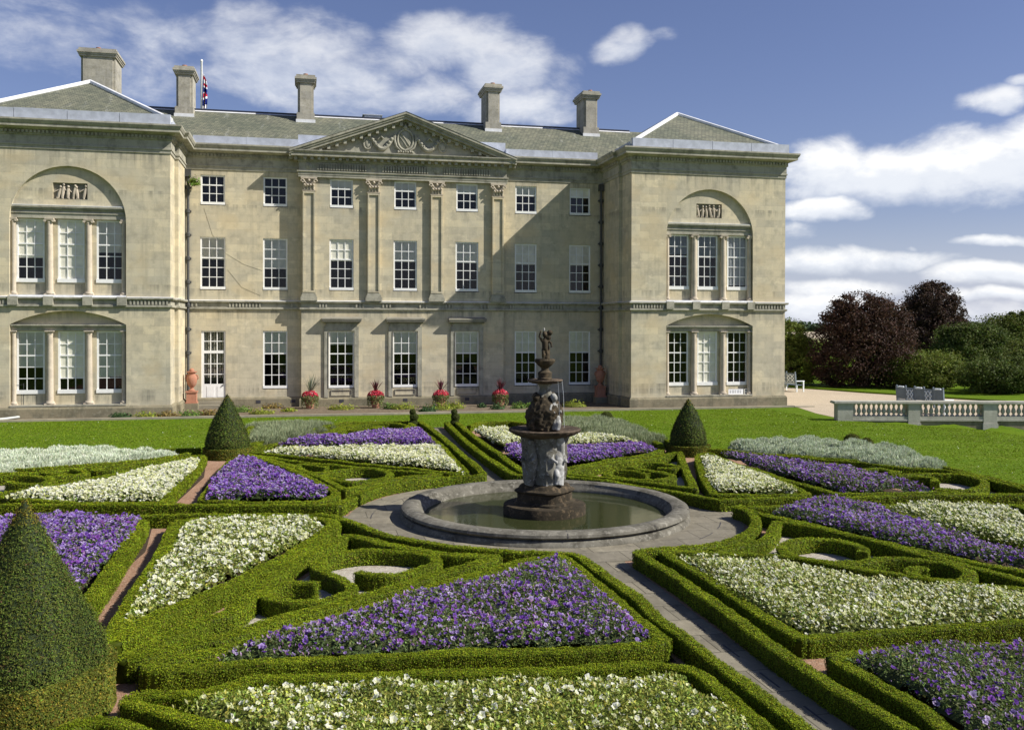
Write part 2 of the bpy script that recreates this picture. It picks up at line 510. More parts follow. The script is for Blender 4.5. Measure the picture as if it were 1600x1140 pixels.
# ------------------------------------------------------------------ mesh helpers
class MB:
    def __init__(s):
        s.v = []
        s.f = []

    def poly(s, pts):
        i = len(s.v)
        s.v += [tuple(p) for p in pts]
        s.f.append(tuple(range(i, i + len(pts))))

    def box(s, x0, x1, y0, y1, z0, z1):
        i = len(s.v)
        s.v += [(x0, y0, z0), (x1, y0, z0), (x1, y1, z0), (x0, y1, z0), (x0, y0, z1), (x1, y0, z1), (x1, y1, z1), (x0, y1, z1)]
        s.f += [(i, i + 3, i + 2, i + 1), (i + 4, i + 5, i + 6, i + 7), (i, i + 1, i + 5, i + 4), (i + 1, i + 2, i + 6, i + 5), (i + 2, i + 3, i + 7, i + 6), (i + 3, i, i + 4, i + 7)]
        return s

    def lathe(s, prof, c=(0, 0, 0), n=24, mod=None):
        i = len(s.v)
        for r, z in prof:
            for k in range(n):
                a = 2 * PI * k / n
                rr = r * (mod(a, z) if mod else 1)
                s.v.append((c[0] + rr * math.cos(a), c[1] + rr * math.sin(a), c[2] + z))
        for j in range(len(prof) - 1):
            for k in range(n):
                k2 = (k + 1) % n
                s.f.append((i + j * n + k, i + j * n + k2, i + (j + 1) * n + k2, i + (j + 1) * n + k))
        s.f.append(tuple(i + k for k in reversed(range(n))))
        s.f.append(tuple(i + (len(prof) - 1) * n + k for k in range(n)))
        return s

    def tube(s, pts, rads, n=8):
        pts = [Vector(p) for p in pts]
        if not hasattr(rads, '__len__'):
            rads = [rads] * len(pts)
        i = len(s.v)
        for j, p in enumerate(pts):
            d = (pts[min(j + 1, len(pts) - 1)] - pts[max(j - 1, 0)]).normalized()
            a = d.orthogonal().normalized()
            b = d.cross(a)
            if j and True:
                a = (pa - d * pa.dot(d)).normalized()
                b = d.cross(a)
            pa = a
            for k in range(n):
                t = 2 * PI * k / n
                s.v.append(tuple(p + (a * math.cos(t) + b * math.sin(t)) * rads[j]))
        for j in range(len(pts) - 1):
            for k in range(n):
                k2 = (k + 1) % n
                s.f.append((i + j * n + k, i + j * n + k2, i + (j + 1) * n + k2, i + (j + 1) * n + k))
        s.f.append(tuple(i + k for k in reversed(range(n))))
        s.f.append(tuple(i + (len(pts) - 1) * n + k for k in range(n)))
        return s

    def ball(s, c, r, n=10, m=6, sc=(1, 1, 1)):
        i = len(s.v)
        for j in range(m + 1):
            th = PI * j / m
            for k in range(n):
                a = 2 * PI * k / n
                s.v.append((c[0] + r * sc[0] * math.sin(th) * math.cos(a), c[1] + r * sc[1] * math.sin(th) * math.sin(a), c[2] + r * sc[2] * math.cos(th)))
        for j in range(m):
            for k in range(n):
                k2 = (k + 1) % n
                s.f.append((i + j * n + k, i + (j + 1) * n + k, i + (j + 1) * n + k2, i + j * n + k2))
        return s

    def sweep(s, path, prof, closed=False):
        """profile (out, z) carried along an XY path with mitred corners; out is to the right of travel"""
        n = len(path)
        offs = []
        for j in range(n):
            p = Vector(path[j])
            ds = []
            if j > 0 or closed:
                ds.append((p - Vector(path[j - 1])).normalized())
            if j < n - 1 or closed:
                ds.append((Vector(path[(j + 1) % n]) - p).normalized())
            nr = [Vector((d.y, -d.x)) for d in ds]
            if len(nr) == 1:
                offs.append(nr[0])
            else:
                mm = nr[0] + nr[1]
                mm = mm / max(1e-6, mm.dot(nr[0]))
                offs.append(mm)
        i = len(s.v)
        k = len(prof)
        for j in range(n):
            for o, z in prof:
                s.v.append((path[j][0] + offs[j].x * o, path[j][1] + offs[j].y * o, z))
        for j in range(n if closed else n - 1):
            j2 = (j + 1) % n
            for q in range(k - 1):
                s.f.append((i + j * k + q, i + j2 * k + q, i + j2 * k + q + 1, i + j * k + q + 1))
        if not closed:
            s.f.append(tuple(i + q for q in range(k)))
            s.f.append(tuple(i + (n - 1) * k + q for q in reversed(range(k))))
        return s

    def sheet(s, loops, mapf):
        """flat polygon with holes; loops are lists of 2D points, mapf maps a point to 3D"""
        tri = tessellate_polygon([[Vector((p[0], p[1], 0)) for p in L] for L in loops])
        flat = [p for L in loops for p in L]
        i = len(s.v)
        s.v += [tuple(mapf(*p)) for p in flat]
        s.f += [tuple(i + q for q in t) for t in tri]
        return s

    def reveal(s, loop, m0, m1):
        n = len(loop)
        i = len(s.v)
        s.v += [tuple(m0(*p)) for p in loop] + [tuple(m1(*p)) for p in loop]
        for k in range(n):
            k2 = (k + 1) % n
            s.f.append((i + k, i + k2, i + n + k2, i + n + k))
        return s

    def build(s, name, mat, parent=None, smooth=False, recalc=True):
        me = bpy.data.meshes.new(name)
        me.from_pydata(s.v, [], s.f)
        if recalc:
            bm = bmesh.new()
            bm.from_mesh(me)
            bmesh.ops.recalc_face_normals(bm, faces=bm.faces)
            bm.to_mesh(me)
            bm.free()
        if smooth:
            me.polygons.foreach_set('use_smooth', [True] * len(me.polygons))
            try:
                me.set_sharp_from_angle(angle=rad(38))
            except Exception:
                pass
        me.materials.append(M[mat])
        o = bpy.data.objects.new(name, me)
        scene.collection.objects.link(o)
        if parent:
            o.parent = parent
        return o


def thing(name, label, cat, loc=(0, 0, 0), rz=0, group=None):
    o = bpy.data.objects.new(name, None)
    o.empty_display_size = .2
    scene.collection.objects.link(o)
    o.location = loc
    o.rotation_euler = (0, 0, rz)
    o['label'] = label
    o['category'] = cat
    if group:
        o['group'] = group
    return o


def tag(o, label, cat, group=None):
    o['label'] = label
    o['category'] = cat
    if group:
        o['group'] = group
    return o


def structure(o):
    o['kind'] = 'structure'
    return o


def rect(x0, x1, z0, z1):
    return [(x0, z0), (x1, z0), (x1, z1), (x0, z1)]


def remeshed(mb, name, mat, parent, voxel, subd=0):
    """join overlapping solids into one continuous surface"""
    o = mb.build(name + '_raw', mat)
    md = o.modifiers.new('r', 'REMESH')
    md.mode = 'VOXEL'
    md.voxel_size = voxel
    sm = o.modifiers.new('s', 'SMOOTH')
    sm.iterations = 1
    sm.factor = .5
    dg = bpy.context.evaluated_depsgraph_get()
    me = bpy.data.meshes.new_from_object(o.evaluated_get(dg))
    me.name = name
    old = o.data
    bpy.data.objects.remove(o)
    bpy.data.meshes.remove(old)
    me.polygons.foreach_set('use_smooth', [True] * len(me.polygons))
    if not me.materials:
        me.materials.append(M[mat])
    n = bpy.data.objects.new(name, me)
    scene.collection.objects.link(n)
    n.parent = parent
    return n


# smooth pseudo-random field for displacing surfaces
_K = RNG.normal(0, 1, (14, 3))
_K /= np.linalg.norm(_K, axis=1)[:, None]
_PH = RNG.uniform(0, 6.28, 14)


def wob(P, freq):
    P = np.asarray(P)
    r = 0
    for i in range(14):
        fr = freq * (.6 + 1.4 * (i % 7) / 6)
        r = r + np.sin(P @ _K[i] * fr * 6.28 + _PH[i])
    return r / 5.0


def np_mesh(name, V, F_loops, F_start, F_tot, col, mats, parent=None, matidx=None, smooth=None):
    me = bpy.data.meshes.new(name)
    me.vertices.add(len(V))
    me.vertices.foreach_set('co', np.ascontiguousarray(V, dtype=np.float32).ravel())
    me.loops.add(len(F_loops))
    me.loops.foreach_set('vertex_index', np.ascontiguousarray(F_loops, dtype=np.int32))
    me.polygons.add(len(F_start))
    me.polygons.foreach_set('loop_start', np.ascontiguousarray(F_start, dtype=np.int32))
    try:
        me.polygons.foreach_set('loop_total', np.ascontiguousarray(F_tot, dtype=np.int32))
    except Exception:
        pass
    if matidx is not None:
        me.polygons.foreach_set('material_index', np.ascontiguousarray(matidx, dtype=np.int32))
    if smooth is not None:
        me.polygons.foreach_set('use_smooth', np.ascontiguousarray(smooth, dtype=bool))
    a = me.attributes.new('Col', 'FLOAT_COLOR', 'POINT')
    c4 = np.ones((len(V), 4), np.float32)
    c4[:, :3] = col
    a.data.foreach_set('color', c4.ravel())
    me.update(calc_edges=True)
    for m in mats:
        me.materials.append(M[m])
    o = bpy.data.objects.new(name, me)
    scene.collection.objects.link(o)
    if parent:
        o.parent = parent
    return o


class Soup:
    """collects many coloured polygons (numpy) and links them as ONE mesh"""
    def __init__(s):
        s.V = []
        s.C = []
        s.L = []
        s.T = []
        s.S = []
        s.n = 0

    def faces(s, V, idx, col, smooth=False):
        """V (n,3); idx (m,k) ; col (n,3)"""
        V = np.asarray(V, float)
        s.V.append(V)
        s.C.append(np.broadcast_to(np.asarray(col, float), V.shape))
        idx = np.asarray(idx)
        s.L.append((idx + s.n).ravel())
        s.T.append(np.full(len(idx), idx.shape[1]))
        s.S.append(np.full(len(idx), smooth))
        s.n += len(V)

    def leaves(s, P, N, size, asp, col, jit=.6, cup=.15, up=None):
        """rhombic leaves at P facing roughly N"""
        n = len(P)
        if n == 0:
            return
        N = N + RNG.normal(0, jit, (n, 3))
        N /= np.linalg.norm(N, axis=1)[:, None] + 1e-9
        R = RNG.normal(0, 1, (n, 3))
        if up is not None:
            R = R * (1 - up) + np.array([0, 0, 1.0]) * up * 2
        A = R - N * np.sum(R * N, axis=1)[:, None]
        A /= np.linalg.norm(A, axis=1)[:, None] + 1e-9
        B = np.cross(N, A)
        size = np.broadcast_to(size, (n,))[:, None]
        a = A * size * .5
        b = B * size * .5 * asp
        V = np.stack([P - a, P + b + N * size * cup, P + a, P - b + N * size * cup], 1).reshape(-1, 3)
        idx = np.arange(4 * n).reshape(n, 4)
        s.faces(V, idx, np.repeat(np.broadcast_to(col, (n, 3)), 4, axis=0))

    def build(s, name, mat, parent=None):
        V = np.concatenate(s.V)
        C = np.concatenate(s.C)
        L = np.concatenate(s.L)
        T = np.concatenate(s.T)
        st = np.concatenate([[0], np.cumsum(T)[:-1]])
        return np_mesh(name, V, L, st, T, C, [mat], parent, None, np.concatenate(s.S))


def vary(col, n, amt=.25, hue=.08):
    c = np.asarray(col)[None, :] * (1 + RNG.normal(0, amt, (n, 1)))
    c = c * (1 + RNG.normal(0, hue, (n, 3)))
    return np.clip(c, .002, 1)


# ------------------------------------------------------------------ the house
house = thing('country_house', 'large pale limestone Georgian country house with pediment, hipped wings and slate roof', 'country house')
WX, WR, WY, SY, SX = 10.95, 19.4, -4.05, -2.63, 10.78
ARCH_C, ARCH_R = 8.72, 2.38
TOP = 12.2


def arch_loop(cx):
    pts = [(cx - ARCH_R, 5.36), (cx + ARCH_R, 5.36)]
    for k in range(25):
        a = PI * k / 24
        pts.append((cx + ARCH_R * math.cos(a), ARCH_C + ARCH_R * math.sin(a)))
    return pts


def segment_loop(cx):
    w, h = 2.38, .60
    R = (w * w + h * h) / (2 * h)
    zc = 4.13 + h - R
    pts = [(cx - w, .53), (cx + w, .53)]
    a0 = math.asin(w / R)
    for k in range(17):
        a = a0 - 2 * a0 * k / 16
        pts.append((cx + R * math.sin(a), zc + R * math.cos(a)))
    return pts


WIN = []    # (x0, x1, z0, z1, wall y, rows above rail, rows below, blind fraction, blind material)
for x, b1, b2, b3 in ((-9.478, 0, .42, None), (-6.478, 0, .60, .39), (6.478, .34, .42, .39), (9.478, .34, .42, .39)):
    WIN.append((x - .58, x + .58, 10.09, 11.55, 0, 1, 2, b1, 'white_shaded'))
    WIN.append((x - .6, x + .6, 5.90, 8.48, 0, 2, 3, b2, 'white_shaded'))
    if b3 is not None:
        WIN.append((x - .6, x + .6, .95, 3.84, 0, 2, 3, b3, 'white_shaded'))
for x, b1, b2, b3 in ((-3.21, .34, .42, .22), (.02, .34, .42, .39), (3.24, .34, .42, .39)):
    WIN.append((x - .57, x + .57, 10.08, 11.51, -.32, 1, 2, b1, 'white_shaded'))
    WIN.append((x - .605, x + .605, 5.91, 8.48, -.32, 2, 3, b2, 'white_shaded'))
    WIN.append((x - .64, x + .64, .95, 3.82, -.32, 2, 3, b3, 'white_shaded'))
DOOR = (-10.03, -8.87, .42, 3.84)

main_wall = MB()
for x0, x1, y, depth in ((-SX, -5.2, 0, .2), (5.2, SX, 0, .2), (-5.2, 5.2, -.32, .22)):
    holes = [rect(*w[:4]) for w in WIN if w[4] == y and x0 < w[0] < x1]
    if x0 < DOOR[0] < x1:
        holes.append(rect(*DOOR))
    main_wall.sheet([rect(x0, x1, 0, TOP)] + holes, lambda a, b, y=y: (a, y, b))
    for h in holes:
        main_wall.reveal(h, lambda a, b, y=y: (a, y, b), lambda a, b, y=y, d=depth: (a, y + d, b))
for x in (-5.2, 5.2):
    main_wall.poly([(x, -.32, 0), (x, 0, 0), (x, 0, TOP), (x, -.32, TOP)])
main_wall.build('wall', 'stone', house, recalc=False)

for sgn in (-1, 1):
    cx = sgn * 15.2
    m = MB()
    x0, x1 = sorted((sgn * WX, sgn * WR))
    up, lo = arch_loop(cx), segment_loop(cx)
    m.sheet([rect(x0, x1, 0, TOP), up, lo], lambda a, b: (a, WY, b))
    D = .30
    for L in (up, lo):
        m.reveal(L, lambda a, b: (a, WY, b), lambda a, b: (a, WY + D, b))
    wins = []
    for wx0, wx1 in ((12.99, 14.14), (14.64, 15.74), (16.28, 17.42)):
        a, b = sorted((wx0 if sgn > 0 else -wx0 + .04, wx1 if sgn > 0 else -wx1 + .04))
        wins.append((a, b))
    up_h = [rect(a, b, 6.03, 8.77) for a, b in wins]
    lo_h = [rect(a, b, 1.12, 3.84) for a, b in wins]
    yb = WY + D
    m.sheet([up] + up_h, lambda a, b: (a, yb, b))
    m.sheet([lo] + lo_h, lambda a, b: (a, yb, b))
    for h in up_h + lo_h:
        m.reveal(h, lambda a, b: (a, yb, b), lambda a, b: (a, yb + .1, b))
    # returns to the main front, with the small set-forward of the inner half, and the outer flank
    s = sgn
    for (xa, ya), (xb, yb2) in (((s * WX, WY), (s * WX, SY)), ((s * WX, SY), (s * SX, SY)), ((s * SX, SY), (s * SX, 0)), ((s * WR, WY), (s * WR, 14))):
        m.poly([(xa, ya, 0), (xb, yb2, 0), (xb, yb2, TOP), (xa, ya, TOP)])
    m.build('wall', 'stone', house, recalc=False)
    bl_u = (.52, 1.0, .63) if sgn < 0 else (.36, .40, .97)
    bl_l = (.77, .78, .60) if sgn < 0 else (0, 1.0, 0)
    mat_u = 'white_shaded' if sgn < 0 else 'net'
    for (a, b), bu, bl in zip(wins, bl_u, bl_l):
        WIN.append((a, b, 6.03, 8.77, yb + .08 - .12, 2, 3, bu, mat_u))
        WIN.append((a, b, 1.12, 3.84, yb + .08 - .12, 2, 3, bl, 'white_shaded'))
back = MB()
back.poly([(-WR, 14, 0), (WR, 14, 0), (WR, 14, TOP + 1), (-WR, 14, TOP + 1)])
back.build('back_wall', 'stone', house)


def window(x0, x1, z0, z1, y, up, dn, blind, bmat):
    yf = y + .055
    fr = MB()
    e = .075
    fr.box(x0, x0 + e, yf, yf + .09, z0, z1)
    fr.box(x1 - e, x1, yf, yf + .09, z0, z1)
    fr.box(x0 + e, x1 - e, yf, yf + .09, z1 - .07, z1)
    fr.box(x0 - .02, x1 + .02, yf - .055, yf + .093, z0 - .04, z0 + .13)
    a, b, c, d = x0 + e, x1 - e, z0 + .13, z1 - .07
    rows = up + dn
    h = (d - c) / rows
    rail = d - h * up
    t = .017
    fr.box(a, b, yf + .012, yf + .06, rail - .03, rail + .03)
    for k in range(1, 3):
        xx = a + (b - a) * k / 3
        fr.box(xx - t, xx + t, yf + .02, yf + .05, c, rail - .03)
        fr.box(xx - t, xx + t, yf + .02, yf + .05, rail + .03, d)
    for k in range(1, rows):
        zz = c + h * k
        if abs(zz - rail) < .05:
            continue
        for q in range(3):
            xa = a + (b - a) * q / 3 + (t if q else 0)
            xb = a + (b - a) * (q + 1) / 3 - (t if q < 2 else 0)
            fr.box(xa, xb, yf + .021, yf + .049, zz - t, zz + t)
    f = fr.build('window', 'white', house)
    p = MB()
    p.poly([(a, yf + .035, c), (b, yf + .035, c), (b, yf + .035, d), (a, yf + .035, d)])
    p.build('pane', 'pane', f)
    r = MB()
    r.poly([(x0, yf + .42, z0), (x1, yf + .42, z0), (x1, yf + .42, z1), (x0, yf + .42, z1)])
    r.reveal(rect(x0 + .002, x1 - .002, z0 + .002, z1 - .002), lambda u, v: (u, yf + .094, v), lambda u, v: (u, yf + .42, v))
    r.build('dark_room', 'room', f)  # dark box behind the glass paints the unlit interior
    if blind:
        bb = MB()
        zb = d - (d - c) * blind
        n = 14 if bmat == 'net' else 2
        pts = []
        for k in range(n + 1):
            xx = a + (b - a) * k / n
            off = .018 * math.sin(k * 2.4) if bmat == 'net' else 0
            pts.append((xx, yf + .06 + off))
        for k in range(n):
            (xa, ya), (xb, yb_) = pts[k], pts[k + 1]
            bb.poly([(xa, ya, zb), (xb, yb_, zb), (xb, yb_, d), (xa, ya, d)])
        if bmat != 'net':
            bb.box(a, b, yf + .056, yf + .066, zb - .03, zb)
        bb.build('blind', bmat, f, recalc=False)
    return f


for w in WIN:
    window(*w)

# garden door with glazing bars
d = MB()
x0, x1, z0, z1 = DOOR
yf = .06
for q in ((x0, x0 + .12, z0, z1), (x1 - .1, x1, z0, z1), (x0 + .12, x1 - .1, z1 - .06, z1), (x0 + .12, x1 - .1, 2.72, 2.86), (x0 + .12, x1 - .1, z0, 1.2)):
    d.box(q[0], q[1], yf, yf + .08, q[2], q[3])
for k in (1, 2):
    xx = x0 + .12 + (x1 - x0 - .22) * k / 3
    d.box(xx - .02, xx + .02, yf + .02, yf + .06, 1.2, 2.72)
    d.box(xx - .02, xx + .02, yf + .02, yf + .06, 2.86, z1 - .06)
for zz in (1.68, 2.2, 3.32):
    d.box(x0 + .12, x1 - .1, yf + .022, yf + .058, zz - .02, zz + .02)
for xx in (x0 + .25, x0 + .75):
    d.box(xx, xx + .35, yf - .012, yf, z0 + .12, 1.08)
door = d.build('door', 'white', house)
hd = MB().ball((x1 - .16, yf - .03, 1.12), .04)
hd.build('handle', 'iron', door, True)
p = MB()
p.poly([(x0, yf + .05, 1.2), (x1, yf + .05, 1.2), (x1, yf + .05, z1), (x0, yf + .05, z1)])
p.build('pane', 'pane', door)
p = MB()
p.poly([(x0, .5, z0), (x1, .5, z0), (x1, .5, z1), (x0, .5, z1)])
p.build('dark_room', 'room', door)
bars = MB()
for k in range(12):
    xx = x0 + .16 + k * .074
    bars.box(xx, xx + .014, .2, .215, 1.5, z1)
bars.build('inner_bars', 'white_shaded', door)
st = MB()
st.box(-10.25, -8.6, -.75, -.1, .0, .2)
st.box(-10.15, -8.7, -.42, -.101, .2, .36)
st.build('door_step', 'kerb', house)

# plinth, string course, entablature
left = [(-WR, 14), (-WR, WY), (-WX, WY), (-WX, SY), (-SX, SY), (-SX, 0), (-5.2, 0)]
right = [(5.2, 0), (SX, 0), (SX, SY), (WX, SY), (WX, WY), (WR, WY), (WR, 14)]
mid = [(-5.2, .05), (-5.2, -.32), (5.2, -.32), (5.2, .05)]
pl = MB()
for path in (left, right):
    pl.sweep(path, [(.003, -.1), (.10, -.1), (.10, .42), (.06, .50), (.003, .53)])
pl.sweep(mid, [(.003, -.1), (.10, -.1), (.10, .38), (.06, .45), (.003, .48)])
pl.build('plinth', 'plinth', house)

sc = MB()
prof = [(.003, 4.86), (.05, 4.90), (.09, 4.92), (.09, 5.0), (.015, 5.015), (.015, 5.225), (.11, 5.24), (.14, 5.27), (.14, 5.33), (.003, 5.355)]
for path in (left, right, mid):
    sc.sweep(path, prof)


def flutes(m, xa, xb, y, z0, z1, o0, o1, step, wid):
    n = int((xb - xa) / step)
    for k in range(n):
        xx = xa + (k + .5) * (xb - xa) / n
        m.box(xx - wid / 2, xx + wid / 2, y - o1, y - o0, z0, z1)


for xa, xb, y in ((-WR, -17.66, WY), (-12.75, -WX, WY), (WX, 12.75, WY), (17.66, WR, WY), (-10.6, -10.1, 0), (-8.8, -7.1, 0), (-5.85, -5.5, 0), (-4.4, -3.85, -.32), (-2.6, -1.98, -.32), (-1.25, -.62, -.32), (.65, 1.25, -.32), (2.0, 2.6, -.32), (3.85, 4.5, -.32), (5.5, 5.9, 0), (7.1, 8.7, 0)):
    flutes(sc, xa + .05, xb - .05, y, 5.02, 5.22, .014, .092, .15, .078)
for sgn in (-1, 1):
    for xx in (12.98, 14.40, 16.0, 17.42):
        sc.box(sgn * xx - .2, sgn * xx + .2, WY - .17, WY - .02, 4.98, 5.362)
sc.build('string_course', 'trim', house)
for path in (left, right, mid):
    MB().sweep(path, [(.003, 5.3555), (.145, 5.334), (.145, 5.345), (.003, 5.372)]).build('string_flashing', 'leadw', house)

prof_main = [(.003, 11.79), (.04, 11.81), (.04, 11.95), (.075, 11.96), (.075, 12.03), (.045, 12.05), (.045, 12.38), (.10, 12.41), (.10, 12.60), (.19, 12.63), (.24, 12.67), (.46, 12.70), (.46, 12.82), (.49, 12.84), (.55, 12.96), (.55, 13.03), (-.1, 13.05)]


def dentils(m, path, step, wid, o0, o1, z0, z1):
    for j in range(len(path) - 1):
        p, q = Vector(path[j]), Vector(path[j + 1])
        dd = q - p
        L = dd.length
        if L < .5:
            continue
        dd /= L
        nr = Vector((dd.y, -dd.x))
        n = int(L / step)
        for k in range(n):
            c = p + dd * ((k + .5) * L / n)
            a = c - dd * wid / 2
            b = c + dd * wid / 2
            P = [a + nr * o0, b + nr * o0, b + nr * o1, a + nr * o1]
            xs = [v.x for v in P]
            ys = [v.y for v in P]
            m.box(min(xs), max(xs), min(ys), max(ys), z0, z1)


for path, part in ((left, left[1:]), (right, right[:-1])):
    en = MB().sweep(path, prof_main)
    dentils(en, part, .165, .095, .09, .185, 12.47, 12.595)
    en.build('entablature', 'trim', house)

# temple front: pilasters, entablature, pediment
for cx in (-4.83, -1.605, 1.625, 4.86):
    m = MB()
    w = .30
    m.box(cx - w, cx + w, -.45, -.321, 5.75, 10.85)
    for q in ((cx - w, cx - w + .07), (cx + w - .07, cx + w)):
        m.box(q[0], q[1], -.515, -.45, 5.78, 10.82)
    m.box(cx - w + .07, cx + w - .07, -.515, -.45, 10.74, 10.82)
    m.box(cx - w + .07, cx + w - .07, -.515, -.45, 5.78, 5.86)
    pil = m.build('pilaster', 'stone', house)
    b = MB()
    b.box(cx - w - .11, cx + w + .11, -.56, -.322, 5.357, 5.56)
    b.box(cx - w - .07, cx + w + .07, -.53, -.323, 5.56, 5.66)
    b.box(cx - w - .03, cx + w + .03, -.50, -.324, 5.66, 5.75)
    b.build('base', 'trim', pil)
    c = MB()
    c.box(cx - w + .02, cx + w - .02, -.46, -.322, 10.85, 11.46)
    c.box(cx - w - .03, cx + w + .03, -.5, -.323, 10.85, 10.90)
    c.box(cx - w - .10, cx + w + .10, -.58, -.324, 11.46, 11.545)
    for k in range(4):
        xx = cx - w + .08 + k * (2 * w - .16) / 3
        c.tube([(xx, -.47, 10.92), (xx, -.5, 11.08), (xx, -.56, 11.16)], [.05, .06, .045], 6)
        c.ball((xx, -.57, 11.15), .06, 8, 5)
    for q in (-1, 1):
        for r_, z_ in ((.115, 11.33),):
            pts = []
            for k in range(13):
                a = k * .5
                rr = r_ * (1 - k / 17)
                pts.append((cx + q * (w + .0) + q * rr * math.cos(a) * .9, -.56, z_ + rr * math.sin(a)))
            c.tube(pts, .035, 6)
        c.tube([(cx + q * .12, -.53, 11.2), (cx + q * .2, -.55, 11.3), (cx + q * .3, -.57, 11.42)], .035, 6)
    c.ball((cx, -.55, 11.38), .07)
    c.build('capital', 'column', pil)

pe = MB()
prof = [(.003, 11.55), (.15, 11.56), (.15, 11.67), (.17, 11.675), (.17, 11.79), (.22, 11.82), (.22, 11.87), (.13, 11.88), (.13, 12.30), (.17, 12.32), (.17, 12.50), (.28, 12.53), (.50, 12.56), (.50, 12.70), (.53, 12.72), (.58, 12.80), (.58, 12.84), (.0, 12.85)]
pe.sweep(mid, prof)
dentils(pe, mid[1:3], .345, .15, .165, .40, 12.40, 12.528)
for xa, xb in ((-4.45, -1.95), (-1.2, 1.2), (1.95, 4.45)):
    flutes(pe, xa, xb, -.32, 11.93, 12.26, .129, .22, .13, .06)
for cx in (-4.83, -1.605, 1.625, 4.86):
    pe.ball((cx, -.46, 12.1), .17, 12, 6, (1, .3, 1))
    pe.ball((cx, -.5, 12.1), .07, 8, 5, (1, .5, 1))
pe.build('entablature', 'trim', house)

ped = thing('pediment', '', '', (0, 0, 0))
for k in ('label', 'category'):
    del ped[k]
bpy.data.objects.remove(ped)
tm = MB()
tm.poly([(-5.3, -.40, 12.851), (5.3, -.40, 12.851), (0, -.40, 14.75)])
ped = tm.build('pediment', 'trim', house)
rk = MB()
for q in (-1, 1):
    A = Vector((q * 5.78, 0, 12.85))
    B = Vector((0, 0, 14.97))
    dd = (B - A).normalized()
    up = Vector((-dd.z * q, 0, abs(dd.x)))
    if up.z < 0:
        up = -up
    # bands stacked below the top edge: (distance below top, front y)
    for t0, t1, yy in ((0, .10, -.92), (.10, .20, -.86), (.20, .33, -.80), (.33, .43, -.58)):
        P = []
        for (pt, t) in ((A, t0), (B, t0), (B, t1), (A, t1)):
            z = pt.z - t * 1.06
            P.append((pt.x, z))
        i = len(rk.v)
        for yv in (yy, -.2):
            rk.v += [(px_, yv, pz_) for px_, pz_ in P]
        rk.f += [(i, i + 1, i + 2, i + 3), (i + 4, i + 7, i + 6, i + 5), (i, i + 4, i + 5, i + 1), (i + 2, i + 6, i + 7, i + 3), (i + 3, i + 7, i + 4, i)]
    n = 14
    for k in range(n):
        f = (k + .75) / (n + .3)
        c = A + (B - A) * f
        z = c.z - .45
        rk.box(c.x - .075, c.x + .075, -.68, -.405, z - .12 - .02, z - .02 + .05)
rk.build('raking_cornice', 'trim', ped)
rkl = MB()
for q in (-1, 1):
    rkl.poly([(q * 5.80, -.94, 12.865), (0, -.94, 14.985), (0, -.2, 14.985), (q * 5.80, -.2, 12.865)])
rkl.build('raking_flashing', 'leadw', ped)
rl = MB()
# oval cartouche with a scrolled frame, garlands and end medallions
pts = [(.0 + .40 * math.cos(a) , -.47, 13.62 + .52 * math.sin(a)) for a in np.linspace(0, 2 * PI, 29)]
rl.tube(pts, .06, 8)
rl.ball((0, -.42, 13.62), .38, 20, 10, (.95, .28, 1.3))
rl.tube([(-.22, -.52, 13.95), (.22, -.52, 13.3)], .03, 6)
rl.tube([(-.27, -.5, 13.75), (.1, -.52, 13.22)], .025, 6)
for q in (-1, 1):
    rl.tube([(q * .5, -.45, 13.9), (q * .56, -.47, 13.6), (q * .45, -.47, 13.25), (q * .2, -.47, 13.05)], [.05, .07, .06, .04], 7)
    gar = [(q * (.55 + 1.25 * t), -.47, 13.8 - .62 * math.sin(PI * min(1, t * 1.02)) - .12 * t) for t in np.linspace(0, 1, 14)]
    rl.tube(gar, [.05 + .055 * math.sin(PI * t) for t in np.linspace(0, 1, 14)], 8)
    for t in np.linspace(.12, .9, 9):
        g = (q * (.55 + 1.25 * t), -.5, 13.8 - .62 * math.sin(PI * t) - .12 * t + .07)
        rl.ball(g, .07 + .03 * math.sin(9 * t), 8, 5)
    rl.tube([(q * 1.1, -.47, 13.62), (q * 1.25, -.5, 13.75), (q * 1.4, -.47, 13.6)], .05, 6)
    ov = [(q * 1.92 + .19 * math.cos(a), -.46, 13.36 + .28 * math.sin(a)) for a in np.linspace(0, 2 * PI, 19)]
    rl.tube(ov, .04, 6)
    rl.ball((q * 1.92, -.43, 13.36), .17, 12, 8, (1, .4, 1.4))
    rl.tube([(q * 1.8, -.46, 13.72), (q * 2.0, -.47, 13.66), (q * 2.12, -.46, 13.45)], .04, 6)
for k in range(7):
    rl.ball((.12 * (k - 3), -.46, 13.0 + .03 * (k % 2)), .07, 8, 5)
rl.ball((0, -.5, 14.25), .11, 8, 6)
rl.tube([(-.16, -.46, 14.15), (0, -.5, 14.42), (.16, -.46, 14.15)], .05, 6)
rl.build('carved_cartouche', 'trim', ped, True)

